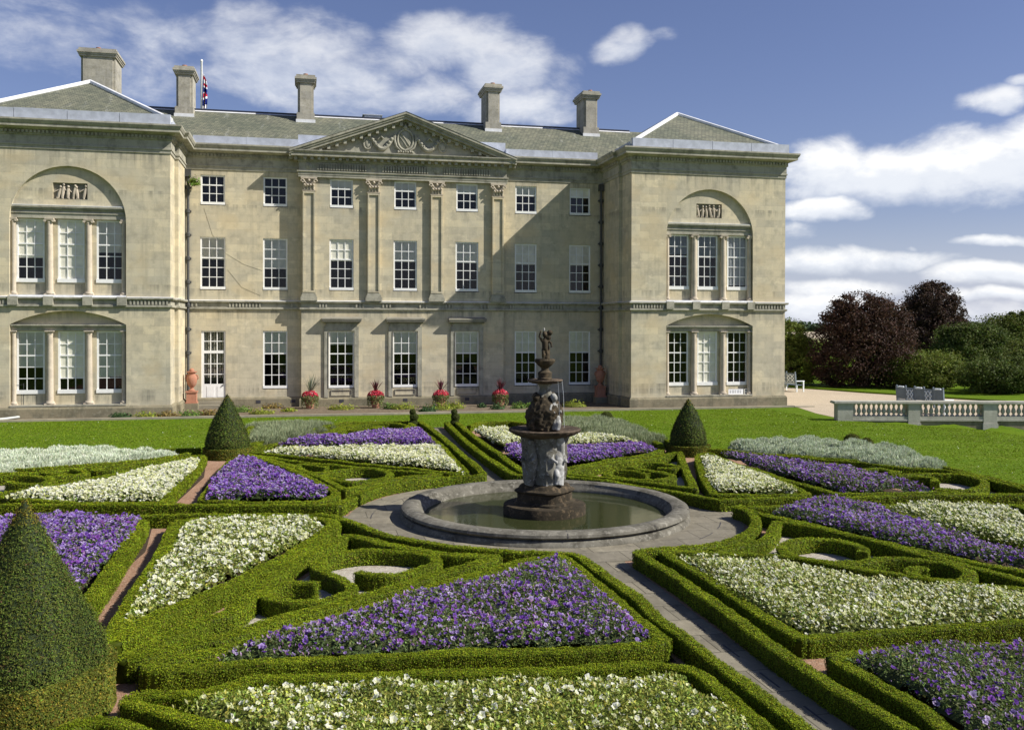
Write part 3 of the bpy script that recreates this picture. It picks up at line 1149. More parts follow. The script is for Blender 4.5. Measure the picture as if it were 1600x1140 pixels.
# window dressings of the ground floor in the middle
for cx in (-3.21, .02, 3.24):
    h = MB()
    h.box(cx - .86, cx - .66, -.40, -.321, .48, 4.06)
    h.box(cx + .66, cx + .86, -.40, -.321, .48, 4.06)
    h.box(cx - .66, cx + .66, -.40, -.321, 3.84, 4.06)
    h.box(cx - .655, cx - .64, -.43, -.33, .95, 3.83)
    h.box(cx + .64, cx + .655, -.43, -.33, .95, 3.83)
    h.box(cx - .78, cx + .78, -.41, -.322, 4.06, 4.24)
    hh_ = h
    h = MB()
    h.box(cx - .90, cx + .90, -.50, -.323, 4.241, 4.31)
    h.box(cx - .98, cx + .98, -.64, -.324, 4.31, 4.40)
    h.box(cx - 1.0, cx + 1.0, -.67, -.325, 4.40, 4.47)
    h.sheet([[(cx - 1.0, -.67), (cx + 1.0, -.67), (cx + .9, -.33), (cx - .9, -.33)]], lambda a, b: (a, b, 4.47 + (b + .67) * .25))
    hood = h.build('window_hood', 'hood', house)
    h = hh_
    # sunk apron panel
    for q in ((cx - .5, cx + .5, .84, .86), (cx - .5, cx + .5, .56, .58)):
        h.box(q[0], q[1], -.37, -.323, q[2], q[3])
    for q in ((cx - .52, cx - .5), (cx + .5, cx + .52)):
        h.box(q[0], q[1], -.37, -.323, .56, .86)
    h.build('window_surround', 'trim', house)
vent = MB()
for cx in (-3.21, .02, 3.24, -7.3, -5.6):
    y = -.42 if abs(cx) < 5 else -.1
    vent.box(cx - .11, cx + .11, y - .012, y + .02, .22, .37)
vent.build('air_brick', 'dark_ink', house)

# Venetian windows of the wings
for sgn in (-1, 1):
    cx = sgn * 15.2
    yb = WY + .30
    ent = MB()
    r_ = 2.372
    ent.box(cx - r_, cx + r_, yb - .13, yb - .002, 8.80, 9.02)
    ent.box(cx - r_, cx + r_, yb - .17, yb - .003, 9.02, 9.07)
    ent.box(cx - r_, cx + r_, yb - .14, yb - .004, 9.07, 9.20)
    ent.box(cx - r_ + .01, cx + r_ - .01, yb - .22, yb - .005, 9.20, 9.27)
    ent.box(cx - r_ + .015, cx + r_ - .015, yb - .27, yb - .006, 9.27, 9.35)
    ent.build('window_entablature', 'trim', house)
    fl = MB().box(cx - r_ + .02, cx + r_ - .02, yb - .265, yb - .007, 9.3505, 9.375)
    fl.build('lead_flashing', 'leadw', house)
    ent = MB()
    ent.box(cx - r_, cx + r_, yb - .13, yb - .002, 3.86, 4.02)
    ent.box(cx - r_, cx + r_, yb - .20, yb - .003, 4.02, 4.08)
    ent.box(cx - r_, cx + r_, yb - .26, yb - .004, 4.08, 4.14)
    ent.build('window_entablature', 'trim', house)
    led = MB()
    led.box(cx - r_, cx + r_, yb - .32, yb - .002, 5.364, 5.43)
    led.build('sill', 'leadw', house)
    led = MB()
    led.box(cx - r_, cx + r_, yb - .36, yb - .002, .535, .60)
    led.build('sill', 'trim', house)
    for z0, z1, ionic in ((5.43, 8.80, True), (.60, 3.86, False)):
        for xx in (12.94, 14.40, 16.0, 17.46):
            x = sgn * xx
            half = xx in (12.94, 17.46)
            rr = .145 if not half else .10
            c = MB()
            H_ = z1 - z0
            prof = [(rr * 1.0, .16)] + [(rr * (1.0 - .16 * (t ** 1.6)), .16 + (H_ - .36) * t) for t in np.linspace(0, 1, 9)]
            c.lathe(prof, (x, yb - .12, z0), 20)
            col = c.build('column', 'column', house, True)
            b = MB()
            b.box(x - rr * 1.45, x + rr * 1.45, yb - .12 - rr * 1.2, yb - .012, z0, z0 + .06)
            b.lathe([(rr * 1.38, .06), (rr * 1.42, .085), (rr * 1.35, .11), (rr * 1.15, .13), (rr * 1.2, .15), (rr * 1.0, .17)], (x, yb - .12, z0), 20)
            b.build('base', 'column', col, True)
            k = MB()
            zt = z1 - .2
            k.lathe([(rr * .86, 0), (rr * .95, .02), (rr * .86, .045), (rr * .9, .08), (rr * 1.15, .12)], (x, yb - .12, zt), 16)
            if ionic:
                for q in (-1, 1):
                    k.tube([(x + q * rr * 1.15, yb - .12 - rr * 1.1, zt + .09), (x + q * rr * 1.15, yb - .12 + rr * .6, zt + .09)], .062, 10)
                k.box(x - rr * 1.2, x + rr * 1.2, yb - .12 - rr * 1.12, yb - .013, zt + .12, zt + .155)
            k.box(x - rr * 1.3, x + rr * 1.3, yb - .12 - rr * 1.2, yb - .012, zt + .155, zt + .2)
            k.build('capital', 'column', col)
    ty = MB()
    yt = WY + .17
    a0 = math.asin((9.376 - ARCH_C) / ARCH_R)
    arc = [(cx + (ARCH_R - .004) * math.cos(a), ARCH_C + (ARCH_R - .004) * math.sin(a)) for a in np.linspace(a0, PI - a0, 33)]
    ty.sheet([arc, rect(cx - .69, cx + .71, 9.66, 10.38)] if sgn > 0 else [arc, rect(cx - .67, cx + .75, 9.66, 10.38)], lambda a, b: (a, yt, b))
    ty.reveal(rect(cx - .69, cx + .71, 9.66, 10.38) if sgn > 0 else rect(cx - .67, cx + .75, 9.66, 10.38), lambda a, b: (a, yt, b), lambda a, b: (a, yt + .11, b))
    ty.build('tympanum', 'stone', house, recalc=False)
    # sunk relief of figures in the arch
    rc = MB()
    rx = cx + (.03 if sgn > 0 else .04)
    rc.box(rx - .68, rx + .68, yb - .05, yb - .03, 9.665, 9.70)
    rel = rc.build('relief_panel', 'trim', house)
    bg_ = MB()
    bg_.poly([(rx - .68, yb - .004, 9.66), (rx + .68, yb - .004, 9.66), (rx + .68, yb - .004, 10.38), (rx - .68, yb - .004, 10.38)])
    bg_.build('panel_ground', 'hood', rel)
    fg = MB()
    rs = random.Random(3 + sgn)
    for k in range(6):
        bx = rx - .54 + k * .21 + rs.uniform(-.03, .03)
        lean = rs.uniform(-.12, .12)
        hh = rs.uniform(.42, .55)
        fg.tube([(bx, yb - .05, 9.7), (bx + lean * .5, yb - .07, 9.7 + hh * .5), (bx + lean, yb - .06, 9.7 + hh)], [.05, .075, .06], 7)
        fg.ball((bx + lean, yb - .07, 9.78 + hh), .06, 8, 6)
        fg.tube([(bx + lean * .8, yb - .07, 9.68 + hh), (bx + rs.choice((-1, 1)) * .16, yb - .08, 9.7 + hh * .65)], .026, 5)
        fg.tube([(bx, yb - .06, 9.98), (bx + rs.uniform(-.15, .15), yb - .08, 9.68)], .032, 5)
    fg.build('carved_figures', 'column', rel, True)

# roofs
ridge_y, ridge_z = 4.6, 15.72
rf = MB()
rf.poly([(-12.5, .10, 13.2), (12.5, .10, 13.2), (15.2, ridge_y, ridge_z), (-15.2, ridge_y, ridge_z)])
rf.poly([(-15.2, ridge_y, ridge_z), (15.2, ridge_y, ridge_z), (15.2, 11, 13.2), (-15.2, 11, 13.2)])
roof = rf.build('roof', 'roof', house, recalc=False)
rd = MB()
rd.box(-13.9, 13.9, ridge_y - .10, ridge_y + .10, ridge_z - .02, ridge_z + .07)
rd.build('ridge', 'slateblack', roof)
rd = MB()
rd.poly([(-13.9, ridge_y - .22, ridge_z - .105), (13.9, ridge_y - .22, ridge_z - .105), (13.9, ridge_y - .101, ridge_z - .03), (-13.9, ridge_y - .101, ridge_z - .03)])
rd.build('ridge_flashing', 'leadw', roof)
for xa, xb in ((-10.4, -5.35), (5.35, 10.4)):
    ld = MB()
    n = max(1, int((xb - xa) / 2.1))
    for k in range(n):
        a = xa + (xb - xa) * k / n
        b = xa + (xb - xa) * (k + 1) / n
        ld.box(a + .004, b - .004, -.20, .2, 13.051, 13.45 + .008 * (k % 2))
    if xa < 0:
        ld.box(-5.36, -2.6, .05, .45, 13.0, 13.75)
    else:
        ld.box(3.2, 5.36, .05, .45, 13.0, 13.8)
    ld.build('lead_gutter', 'lead', roof)
vp = MB()
for xx in (3.9, 4.1):
    vp.lathe([(.05, 0), (.05, .35)], (xx, .6, 13.5), 8)
vp.build('vent_pipe', 'leadw', roof)
hat = MB().box(-1.75, -.85, ridge_y - .05, ridge_y + .9, ridge_z + .07, ridge_z + .2)
hat.box(-1.85, -.75, ridge_y - .1, ridge_y + 1, ridge_z + .2, ridge_z + .24)
hat.build('roof_hatch', 'lead', roof)
# lead covered back of the pediment
pb = MB()
for q in (-1, 1):
    pb.poly([(0, -.2, 14.96), (q * 5.75, -.2, 12.86), (q * 5.75, .1, 12.86), (0, 3.6, 14.96)])
pb.build('pediment_roof', 'lead', roof)
for sgn in (-1, 1):
    s = sgn
    cx = s * 15.18
    ez = 13.27
    y0 = WY - .12
    xa, xb = cx - 4.28, cx + 4.28
    ay, az_ = .32, 15.86
    w = MB()
    w.poly([(xa, y0, ez), (xb, y0, ez), (cx, ay, az_)])
    w.poly([(xb, y0, ez), (xb, 14, ez), (cx, 9.6, az_), (cx, ay, az_)])
    w.poly([(xa, y0, ez), (cx, ay, az_), (cx, 9.6, az_), (xa, 14, ez)])
    wr = w.build('roof', 'roof', house, recalc=False)
    hp = MB()
    for pth in (((xa, y0, ez + .03), (cx, ay, az_ + .03)), ((xb, y0, ez + .03), (cx, ay, az_ + .03)), ((cx, ay, az_ + .03), (cx, 9.6, az_ + .03))):
        hp.tube(pth, .115, 8)
    hp.build('hip_flashing', 'leadw', wr, True)
    ld = MB()
    n = 4
    for k in range(n):
        a = xa + (xb - xa) * k / n
        b = xa + (xb - xa) * (k + 1) / n
        ld.box(a + .01, b - .01, y0 - .16, y0 + .1, 13.051, 13.50 + .01 * (k % 2))
    ld.box(xa - .05, xa + .1, y0 + .11, 3, 13.051, 13.36)
    ld.box(xb - .1, xb + .05, y0 + .11, 12, 13.051, 13.36)
    ld.build('lead_gutter', 'lead', wr)


def chimney(x0, x1, y0, y1, zb, zt, parent, pots=3):
    m = MB()
    m.box(x0 - .05, x1 + .05, y0 - .05, y1 + .05, zb - .6, zb + .35)
    m.box(x0 + .12, x1 - .12, y0, y1, zb + .35, zt - .42)
    m.box(x0, x1, y0 + .14, y1 - .14, zb + .35, zt - .421)
    m.box(x0 - .07, x1 + .07, y0 - .07, y1 + .07, zt - .42, zt - .33)
    m.box(x0 - .11, x1 + .11, y0 - .11, y1 + .11, zt - .33, zt - .24)
    m.box(x0 - .155, x1 + .155, y0 - .155, y1 + .155, zt - .24, zt - .12)
    m.box(x0 - .08, x1 + .08, y0 - .08, y1 + .08, zt - .12, zt)
    c = m.build('chimney', 'chimney', parent)
    p = MB()
    for k in range(pots):
        yy = y0 + .2 + (y1 - y0 - .4) * k / max(1, pots - 1)
        p.lathe([(.12, 0), (.13, .1), (.09, .11)], ((x0 + x1) / 2, yy, zt), 10)
    p.build('chimney_pot', 'terra', c)
    l = MB().box(x0 - .09, x1 + .09, y0 - .09, y0 - .051, zb - .35, zb - .02)
    l.build('flashing', 'leadw', c)
    return c


chimney(-11.66, -10.83, 3.6, 5.3, 15.3, 17.78, roof)
chimney(-5.40, -4.55, 3.6, 5.0, 15.3, 17.70, roof)
chimney(5.02, 5.82, 3.6, 5.3, 15.3, 17.82, roof)
chimney(10.80, 11.64, 3.6, 5.3, 15.3, 17.74, roof)
big = chimney(-16.55, -14.85, 4.6, 6.6, 15.6, 18.7, roof, 4)

# rainwater pipes
for sgn in (-1, 1):
    x = sgn * 10.64
    m = MB()
    m.tube([(x, -.12, .62), (x, -.12, 11.4)], .065, 10)
    m.box(x - .14, x + .14, -.26, -.02, 11.4, 11.75)
    m.tube([(x, -.12, .64), (x, -.16, .5), (x, -.3, .42)], .065, 8)
    pipe = m.build('drainpipe', 'iron', house, True)
    for z in np.arange(1.5, 11.2, 1.16):
        k = MB()
        k.lathe([(.095, 0), (.105, .03), (.105, .17), (.095, .2)], (x, -.12, z), 12)
        k.box(x - .15, x + .15, -.10, -.004, z + .06, z + .14)
        k.build('pipe_bracket', 'iron', pipe)
cb = MB()
cb.tube([(-9.9, -.006, 9.9), (-9.5, -.006, 8.6), (-8.9, -.006, 7.7), (-8.0, -.006, 7.15), (-7.1, -.006, 6.85)], .0045, 4)
cb.tube([(-8.8, -.006, 6.9), (-8.1, -.006, 6.0), (-7.2, -.006, 5.6)], .0045, 4)
cb.build('loose_cable', 'hood', house)


# ------------------------------------------------------------------ ground
def lerp(a, b, t):
    return a + (b - a) * t


BA, BB = np.array([18.13, -11.53]), np.array([27.68, -13.67])      # balustrade line
BD = (BB - BA) / np.linalg.norm(BB - BA)
BN = np.array([BD[1], -BD[0]])                                       # towards the garden


def ground_z(x, y):
    x = np.asarray(x, float)
    y = np.asarray(y, float)
    t = np.clip((x - 16.6) / 10.5, 0, 1)
    fall = -.5 * t * t * (3 - 2 * t)
    s = (x - BA[0]) * BN[0] + (y - BA[1]) * BN[1]
    k = np.clip((s + .1) / .25, 0, 1)
    far = np.clip((-y - 40) / 30, 0, 1)
    return fall * k * (1 - far)


def axis(lo, hi, step, far, n):
    inner = np.arange(lo, hi + step / 2, step)
    g = np.geomspace(step, far, n)
    return np.concatenate([lo - g[::-1], inner, hi + g])


xs = axis(-30, 45, .5, 3500, 22)
ys = axis(-52, 30, .5, 4500, 22)
GX, GY = np.meshgrid(xs, ys)
GZ = ground_z(GX, GY)
V = np.stack([GX, GY, GZ], -1).reshape(-1, 3)
ii = np.arange(len(xs) * len(ys)).reshape(len(ys), len(xs))
Q = np.stack([ii[:-1, :-1], ii[:-1, 1:], ii[1:, 1:], ii[1:, :-1]], -1).reshape(-1, 4)
lawn = np_mesh('lawn', V, Q.ravel(), np.arange(len(Q)) * 4, np.full(len(Q), 4), np.ones((len(V), 3)), ['grass'], smooth=np.ones(len(Q), bool))
structure(lawn)


def flat(name, mat, loops, z, mapz=None):
    m = MB()
    m.sheet(loops, lambda a, b: (a, b, z))
    return structure(m.build(name, mat))


FC = (.0, -28.8)


def circ(c, r, n=64, a0=0, a1=2 * PI):
    return [(c[0] + r * math.cos(a0 + (a1 - a0) * k / n), c[1] + r * math.sin(a0 + (a1 - a0) * k / n)) for k in range(n)]


PARTERRE = [(-20, -46), (2.2, -46), (12.4, -46), (12.15, -30), (12.3, -26.2), (11.3, -26.5), (8.0, -22.6), (8.0, -20.9), (6.95, -20.2), (6.9, -18.6), (7.2, -15.4), (7.25, -10.9), (3.3, -11.3), (-3.6, -10.55), (-7.05, -9.7), (-7.15, -17.3), (-8.3, -18.1), (-9.9, -19.2), (-13.2, -21.0), (-20, -20.5)]
flat('gravel_path', 'redgravel', [PARTERRE], .004)
CIRC = circ(FC, 4.25)
pav = MB()
pav.sheet([[(p[0], p[1]) for p in circ(FC, 4.25, 80)]], lambda a, b: (a, b, .012))
for P in ([(-.36, -47), (.33, -47), (.33, -32.9), (-.36, -32.9)], [(-.36, -24.7), (.33, -24.7), (.33, -11.0), (-.36, -11.0)],
          [(-14.5, -27.3), (-4.1, -28.95), (-4.1, -28.1), (-14.5, -26.4)], [(4.1, -30.05), (13, -31.2), (13, -30.6), (4.1, -29.45)]):
    pav.sheet([P], lambda a, b: (a, b, .009))
structure(pav.build('stone_path', 'paving'))
dr = MB()
for k in range(12):
    y = -40.6 + k * 1.0 + (.0 if k < 20 else 0)
    if y < -32.9:
        dr.box(.132, .154, y - .23, y + .23, .008, .0135)
for a in np.arange(-.62, 5.5, .5):
    for k in range(6):
        qa, qb = a + k * .03, a + (k + 1) * .03
        dr.poly([(FC[0] + r * math.cos(q), FC[1] + r * math.sin(q), .0165) for q, r in ((qa, 3.74), (qa, 3.758), (qb, 3.758), (qb, 3.74))])
structure(dr.build('path_drain', 'dark_ink'))

flat('border_soil', 'bedsoil', [[(-18.9, -5.05), (18.6, -5.05), (18.6, -3.0), (9, .3), (-9, .3), (-18.9, -3)]], .03)
kb = MB()
kb.box(-30, 19.3, -5.28, -5.06, -.05, .09)
kb.box(19.3, 20.4, -5.32, -5.02, -.05, .05)
structure(kb.build('border_kerb', 'kerb'))

terr = [(19.52, -5.0), (18.6, -8.5), (18.3, -11.2)] + [tuple(BA + BD * t - BN * .16) for t in (0.4, 4, 8, 12, 20)] + [(36, -10), (33.2, -6), (31.2, -2.46), (29.8, .78), (28.8, 3.1), (28.0, 5.6), (26.95, 8.3), (26.6, 12), (26, 20), (19.52, 20)]
flat('gravel_terrace', 'gravel', [terr], .006)
ed = MB()
edge = [(36, -10), (33.2, -6), (31.2, -2.46), (29.8, .78), (28.8, 3.1), (28.0, 5.6), (26.95, 8.3), (26.6, 12), (26, 20)]
ed.sweep([(p[0] + .02, p[1]) for p in edge], [(-.02, -.02), (-.02, .1), (.3, .12), (.6, .0)])
structure(ed.build('turf_edge', 'grass'))

# ------------------------------------------------------------------ parterre layout (metres, traced from the ground plan)
HEDGE = {
    'FL_border': [(-8.36, -28.38), (-7.35, -28.56), (-6.08, -28.78), (-4.71, -29.04), (-4.32, -29.65), (-3.79, -30.95), (-3.16, -31.78), (-2.40, -32.42), (-1.64, -32.88), (-1.12, -33.05), (-0.68, -33.28), (-0.60, -33.50), (-0.58, -34.56), (-0.50, -35.91), (-0.56, -36.81), (-0.52, -37.67), (-0.50, -38.43), (-0.47, -39.19), (-0.45, -39.64), (-0.45, -41.00), (-0.45, -43.00)],
    'FL_white': [(-7.43, -36.33), (-7.47, -35.42), (-7.49, -34.37), (-7.49, -33.14), (-7.46, -31.90), (-7.57, -29.12), (-6.07, -29.08), (-4.87, -29.34), (-4.56, -29.98), (-4.90, -31.12), (-5.39, -32.36), (-5.87, -33.31), (-6.09, -33.75), (-6.67, -34.81), (-7.10, -35.45), (-7.30, -36.14)],
    'FL_scrollb': [(-7.17, -37.02), (-6.86, -36.41), (-6.47, -35.73), (-6.14, -35.45), (-5.89, -34.74), (-5.50, -33.29), (-4.72, -31.74), (-4.33, -31.04), (-4.00, -31.44), (-3.49, -32.18), (-2.99, -32.65), (-2.51, -33.04), (-2.00, -33.23), (-2.49, -33.69), (-3.05, -33.97), (-3.48, -34.40), (-3.92, -34.79), (-4.24, -34.98), (-4.70, -35.31), (-5.14, -35.63), (-5.55, -35.90), (-5.74, -36.12), (-6.11, -36.42), (-6.56, -36.63), (-6.88, -36.95)],
    'FL_scroll': [(-4.30, -33.73), (-4.02, -33.96), (-3.67, -33.91), (-3.25, -33.60), (-3.00, -33.26), (-3.05, -32.86), (-3.39, -32.54), (-3.92, -32.33), (-4.33, -32.34), (-4.74, -32.61), (-4.92, -33.01), (-4.89, -33.43), (-4.65, -33.96), (-4.48, -34.41), (-4.47, -34.73), (-4.69, -35.02), (-5.03, -35.13), (-5.40, -35.05), (-5.65, -34.79), (-5.68, -34.50), (-5.55, -34.27), (-5.30, -34.16), (-4.95, -34.28)],
    'FL_purple': [(-6.80, -37.20), (-6.88, -37.32), (-6.78, -37.42), (-5.68, -37.43), (-4.23, -37.53), (-2.73, -37.72), (-1.77, -37.82), (-1.16, -37.83), (-0.82, -37.76), (-0.85, -37.15), (-0.85, -35.83), (-0.87, -34.30), (-0.91, -33.33), (-1.60, -33.55), (-2.20, -34.05), (-2.95, -34.55), (-3.65, -35.05), (-4.45, -35.75), (-5.30, -36.30), (-5.75, -36.65), (-6.20, -36.95), (-6.60, -37.12)],
    'FW': [(-5.58, -39.49), (-5.89, -39.24), (-6.21, -38.99), (-6.55, -38.64), (-6.88, -38.36), (-6.90, -38.22), (-6.80, -38.12), (-6.62, -38.16), (-6.13, -38.22), (-5.65, -37.96), (-4.28, -38.12), (-2.87, -38.33), (-1.21, -38.48), (-0.85, -38.77), (-0.82, -39.25), (-0.82, -39.81), (-0.83, -40.28), (-0.83, -42.00)],
    'FLL': [(-7.46, -39.01), (-7.29, -38.81), (-7.05, -38.78), (-6.71, -39.06), (-6.45, -39.37)],
    'L_purple': [(-8.04, -35.70), (-8.07, -34.50), (-8.12, -32.50), (-8.18, -30.50), (-8.21, -29.20), (-8.24, -28.95), (-11.00, -28.38)],
    'BL_border': [(-13.48, -26.16), (-11.51, -26.50), (-8.82, -27.08), (-6.13, -27.69), (-4.38, -28.06), (-4.17, -27.47), (-3.90, -26.82), (-3.23, -25.81), (-2.38, -25.19), (-1.52, -24.87), (-0.66, -24.70), (-0.51, -24.27), (-0.45, -20.45), (-0.41, -15.75), (-0.48, -11.87), (-0.49, -10.92)],
    'BL_purple': [(-7.10, -20.61), (-7.26, -23.77), (-7.33, -26.88), (-6.15, -27.38), (-4.78, -27.60), (-4.44, -26.81), (-4.41, -26.39), (-4.92, -24.53), (-5.54, -22.50), (-6.48, -20.15)],
    'BL_scrollb': [(-6.79, -19.49), (-5.11, -21.43), (-3.83, -22.62), (-2.63, -23.69), (-1.65, -24.33), (-2.31, -24.62), (-2.96, -24.95), (-3.59, -25.54), (-4.18, -26.15), (-4.72, -24.19), (-5.55, -21.75), (-6.49, -19.98)],
    'BL_scroll': [(-4.51, -22.48), (-4.81, -22.21), (-5.15, -21.83), (-5.47, -22.28), (-5.32, -22.98), (-4.70, -23.53), (-4.02, -23.05), (-3.42, -23.03), (-3.04, -23.54), (-2.93, -24.17), (-3.22, -24.76), (-3.96, -25.11), (-4.52, -24.49), (-4.63, -23.87), (-4.10, -23.79)],
    'BL_white': [(-6.63, -19.05), (-4.66, -20.87), (-2.96, -22.66), (-1.41, -24.14), (-0.93, -24.10), (-0.88, -21.59), (-0.79, -18.41), (-0.93, -12.97), (-0.98, -11.58)],
    'BL_b1': [(-6.92, -17.14), (-6.16, -15.67), (-5.09, -13.50), (-3.53, -10.75), (-2.19, -10.57), (-0.68, -10.88)],
    'BL_b2': [(-6.85, -18.36), (-6.11, -17.31), (-5.21, -15.59), (-4.31, -14.19), (-3.53, -12.03), (-2.23, -11.07), (-1.38, -11.50)],
    'BL_s1': [(-3.13, -13.48), (-3.59, -13.38), (-4.08, -14.13), (-3.77, -14.91), (-3.20, -14.83)],
    'BL_s2': [(-3.53, -12.15), (-2.63, -11.43), (-1.69, -11.43), (-1.18, -12.51), (-1.47, -13.48), (-2.21, -13.83), (-2.52, -12.82), (-2.14, -12.31)],
    'BL_left': [(-7.15, -14.12), (-7.06, -12.00), (-6.97, -9.60)],
    'L_white': [(-7.98, -19.78), (-8.01, -23.12), (-8.11, -25.51), (-8.12, -27.03), (-9.89, -26.59), (-11.78, -25.56), (-12.12, -25.07), (-11.25, -24.39), (-10.53, -23.60), (-9.93, -22.83), (-9.02, -21.02), (-8.19, -19.39)],
    'L_b': [(-13.32, -21.01), (-11.89, -21.02), (-10.38, -20.42), (-9.21, -19.68), (-8.49, -18.96)],
    'L_b2': [(-13.06, -21.91), (-12.04, -21.98), (-11.02, -21.35), (-9.50, -20.61), (-8.64, -19.63)],
    'L_s1': [(-10.40, -21.63), (-10.68, -21.42), (-10.51, -21.89), (-10.11, -21.89), (-9.72, -21.33)],
    'L_s2': [(-11.20, -22.30), (-11.64, -22.07), (-11.87, -21.60), (-11.42, -21.33), (-10.84, -21.82), (-10.66, -22.27), (-10.95, -22.54), (-11.49, -22.69), (-11.26, -23.32), (-11.40, -23.78), (-11.97, -23.66), (-12.23, -23.24)],
    'L_s3': [(-12.93, -22.33), (-12.33, -22.32), (-11.82, -22.56), (-11.29, -23.19)],
    'L_outer': [(-14.35, -16.61), (-12.41, -17.01), (-10.44, -17.62), (-8.28, -17.87)],
    'BR_border': [(0.48, -11.43), (0.22, -17.08), (0.16, -21.64), (0.21, -24.62), (0.30, -24.99), (1.38, -25.40), (2.29, -26.30), (2.93, -27.39), (3.43, -28.16), (3.68, -28.94), (3.88, -29.32), (5.06, -29.30), (6.08, -29.45), (7.69, -29.59), (11.13, -30.05), (13.44, -30.39)],
    'BR_beds': [(0.89, -11.71), (0.68, -17.63), (0.67, -21.04), (0.57, -23.03), (0.57, -24.91), (1.62, -24.24), (3.43, -22.89), (5.05, -21.85), (5.78, -21.10)],
    'BR_back': [(1.15, -12.80), (1.92, -11.73), (3.15, -11.52), (3.36, -12.34), (4.01, -13.39)],
    'BR_back2': [(4.67, -15.50), (5.66, -16.24), (6.28, -17.86), (6.33, -19.46), (6.05, -20.45)],
    'BR_edge': [(7.20, -10.99), (7.30, -12.17), (7.17, -15.47), (6.92, -18.46), (6.82, -19.56)],
    'BR_scrollb': [(1.48, -24.91), (3.23, -23.49), (5.06, -22.49), (6.15, -21.64), (4.83, -25.26), (4.00, -27.68), (3.37, -26.78), (2.45, -25.83)],
    'BR_scroll': [(4.35, -24.52), (4.66, -24.79), (4.92, -24.34), (4.60, -23.65), (4.09, -23.61), (3.66, -24.14), (3.91, -24.83), (4.20, -25.59), (4.05, -26.12), (3.47, -26.30), (2.85, -25.92), (2.58, -25.22), (2.92, -24.68), (3.41, -24.84), (3.71, -25.30)],
    'R_white': [(6.36, -22.59), (4.85, -26.34), (4.08, -28.62), (5.27, -28.91), (6.24, -28.97), (6.54, -27.32), (6.80, -26.03), (6.72, -24.32), (6.96, -21.99)],
    'R_purple': [(6.70, -26.20), (6.81, -27.62), (6.85, -28.99), (7.88, -29.32), (9.77, -29.61), (9.59, -29.07)],
    'R_b1': [(7.41, -21.13), (7.82, -21.41), (8.57, -22.69), (9.78, -24.22), (10.83, -25.70), (11.74, -26.48), (11.80, -27.93), (11.61, -29.50), (11.30, -31.25)],
    'R_b2': [(8.21, -22.36), (9.34, -23.21), (10.53, -24.64), (11.26, -25.79)],
    'R_b3': [(12.12, -25.85), (12.05, -27.33), (11.95, -29.11), (11.76, -30.76)],
    'R_s1': [(8.62, -24.81), (9.46, -24.73), (9.52, -25.37)],
    'R_s2': [(9.41, -25.99), (10.25, -25.82), (10.34, -26.47), (9.92, -26.66)],
    'R_s3': [(10.24, -27.21), (10.60, -27.60), (10.25, -28.11)],
    'R_s4': [(9.95, -27.02), (10.94, -26.90), (11.68, -27.19), (11.63, -28.02), (11.06, -28.83), (10.30, -29.22), (9.76, -29.02)],
    'R_front': [(9.73, -29.60), (10.79, -29.94), (12.71, -30.23)],
    'FR_border': [(10.30, -31.22), (7.06, -30.53), (4.59, -30.19), (3.93, -30.09), (3.89, -30.83), (3.56, -31.64), (2.99, -32.40), (2.15, -33.02), (1.27, -33.28), (0.47, -33.37), (0.42, -33.50), (0.48, -34.83), (0.48, -36.04), (0.46, -37.10), (0.41, -38.06), (0.40, -38.83), (0.41, -39.48), (0.46, -39.99), (0.49, -40.47), (0.50, -40.72), (0.50, -42.00), (0.50, -43.50)],
    'FR_white': [(0.89, -33.60), (0.90, -34.47), (0.91, -35.95), (0.86, -37.06), (0.90, -37.64), (0.90, -37.98), (1.54, -38.00), (2.45, -38.00), (4.05, -38.09), (4.99, -38.15)],
    'FR_white2': [(5.59, -36.81), (4.70, -36.40), (4.07, -35.75), (3.26, -34.83), (2.53, -34.07), (1.63, -33.74), (0.89, -33.48)],
    'FR_scrollb': [(1.78, -33.53), (2.59, -33.24), (3.17, -32.85), (4.01, -31.66), (4.49, -32.27), (4.83, -33.34), (5.06, -34.38), (5.31, -35.27), (5.57, -36.36), (5.80, -37.03)],
    'FR_scroll': [(4.23, -34.20), (4.38, -34.02), (4.40, -33.70), (4.28, -33.33), (3.99, -33.12), (3.44, -33.24), (2.98, -33.70), (2.92, -34.43), (3.30, -34.76), (3.86, -34.82), (4.18, -34.73), (4.59, -34.82), (5.02, -35.07), (5.14, -35.49), (5.03, -35.86), (4.65, -36.11), (4.20, -35.97), (4.16, -35.60), (4.40, -35.38), (4.57, -35.39)],
    'FR_purple': [(3.87, -30.13), (4.13, -31.05), (4.56, -32.16), (4.94, -33.65), (5.41, -34.74), (5.96, -35.92), (6.22, -36.59)],
    'FR_mid': [(7.06, -30.53), (6.93, -32.05), (7.00, -33.12), (7.13, -33.90), (7.23, -34.85)],
    'FR_wout': [(9.94, -31.14), (9.79, -32.00)],
    'FF_purple': [(0.86, -43.00), (0.86, -40.82), (0.93, -40.43), (0.96, -40.01), (0.91, -39.38), (0.90, -38.72), (1.55, -38.65), (3.40, -38.83), (4.02, -38.90)],
}
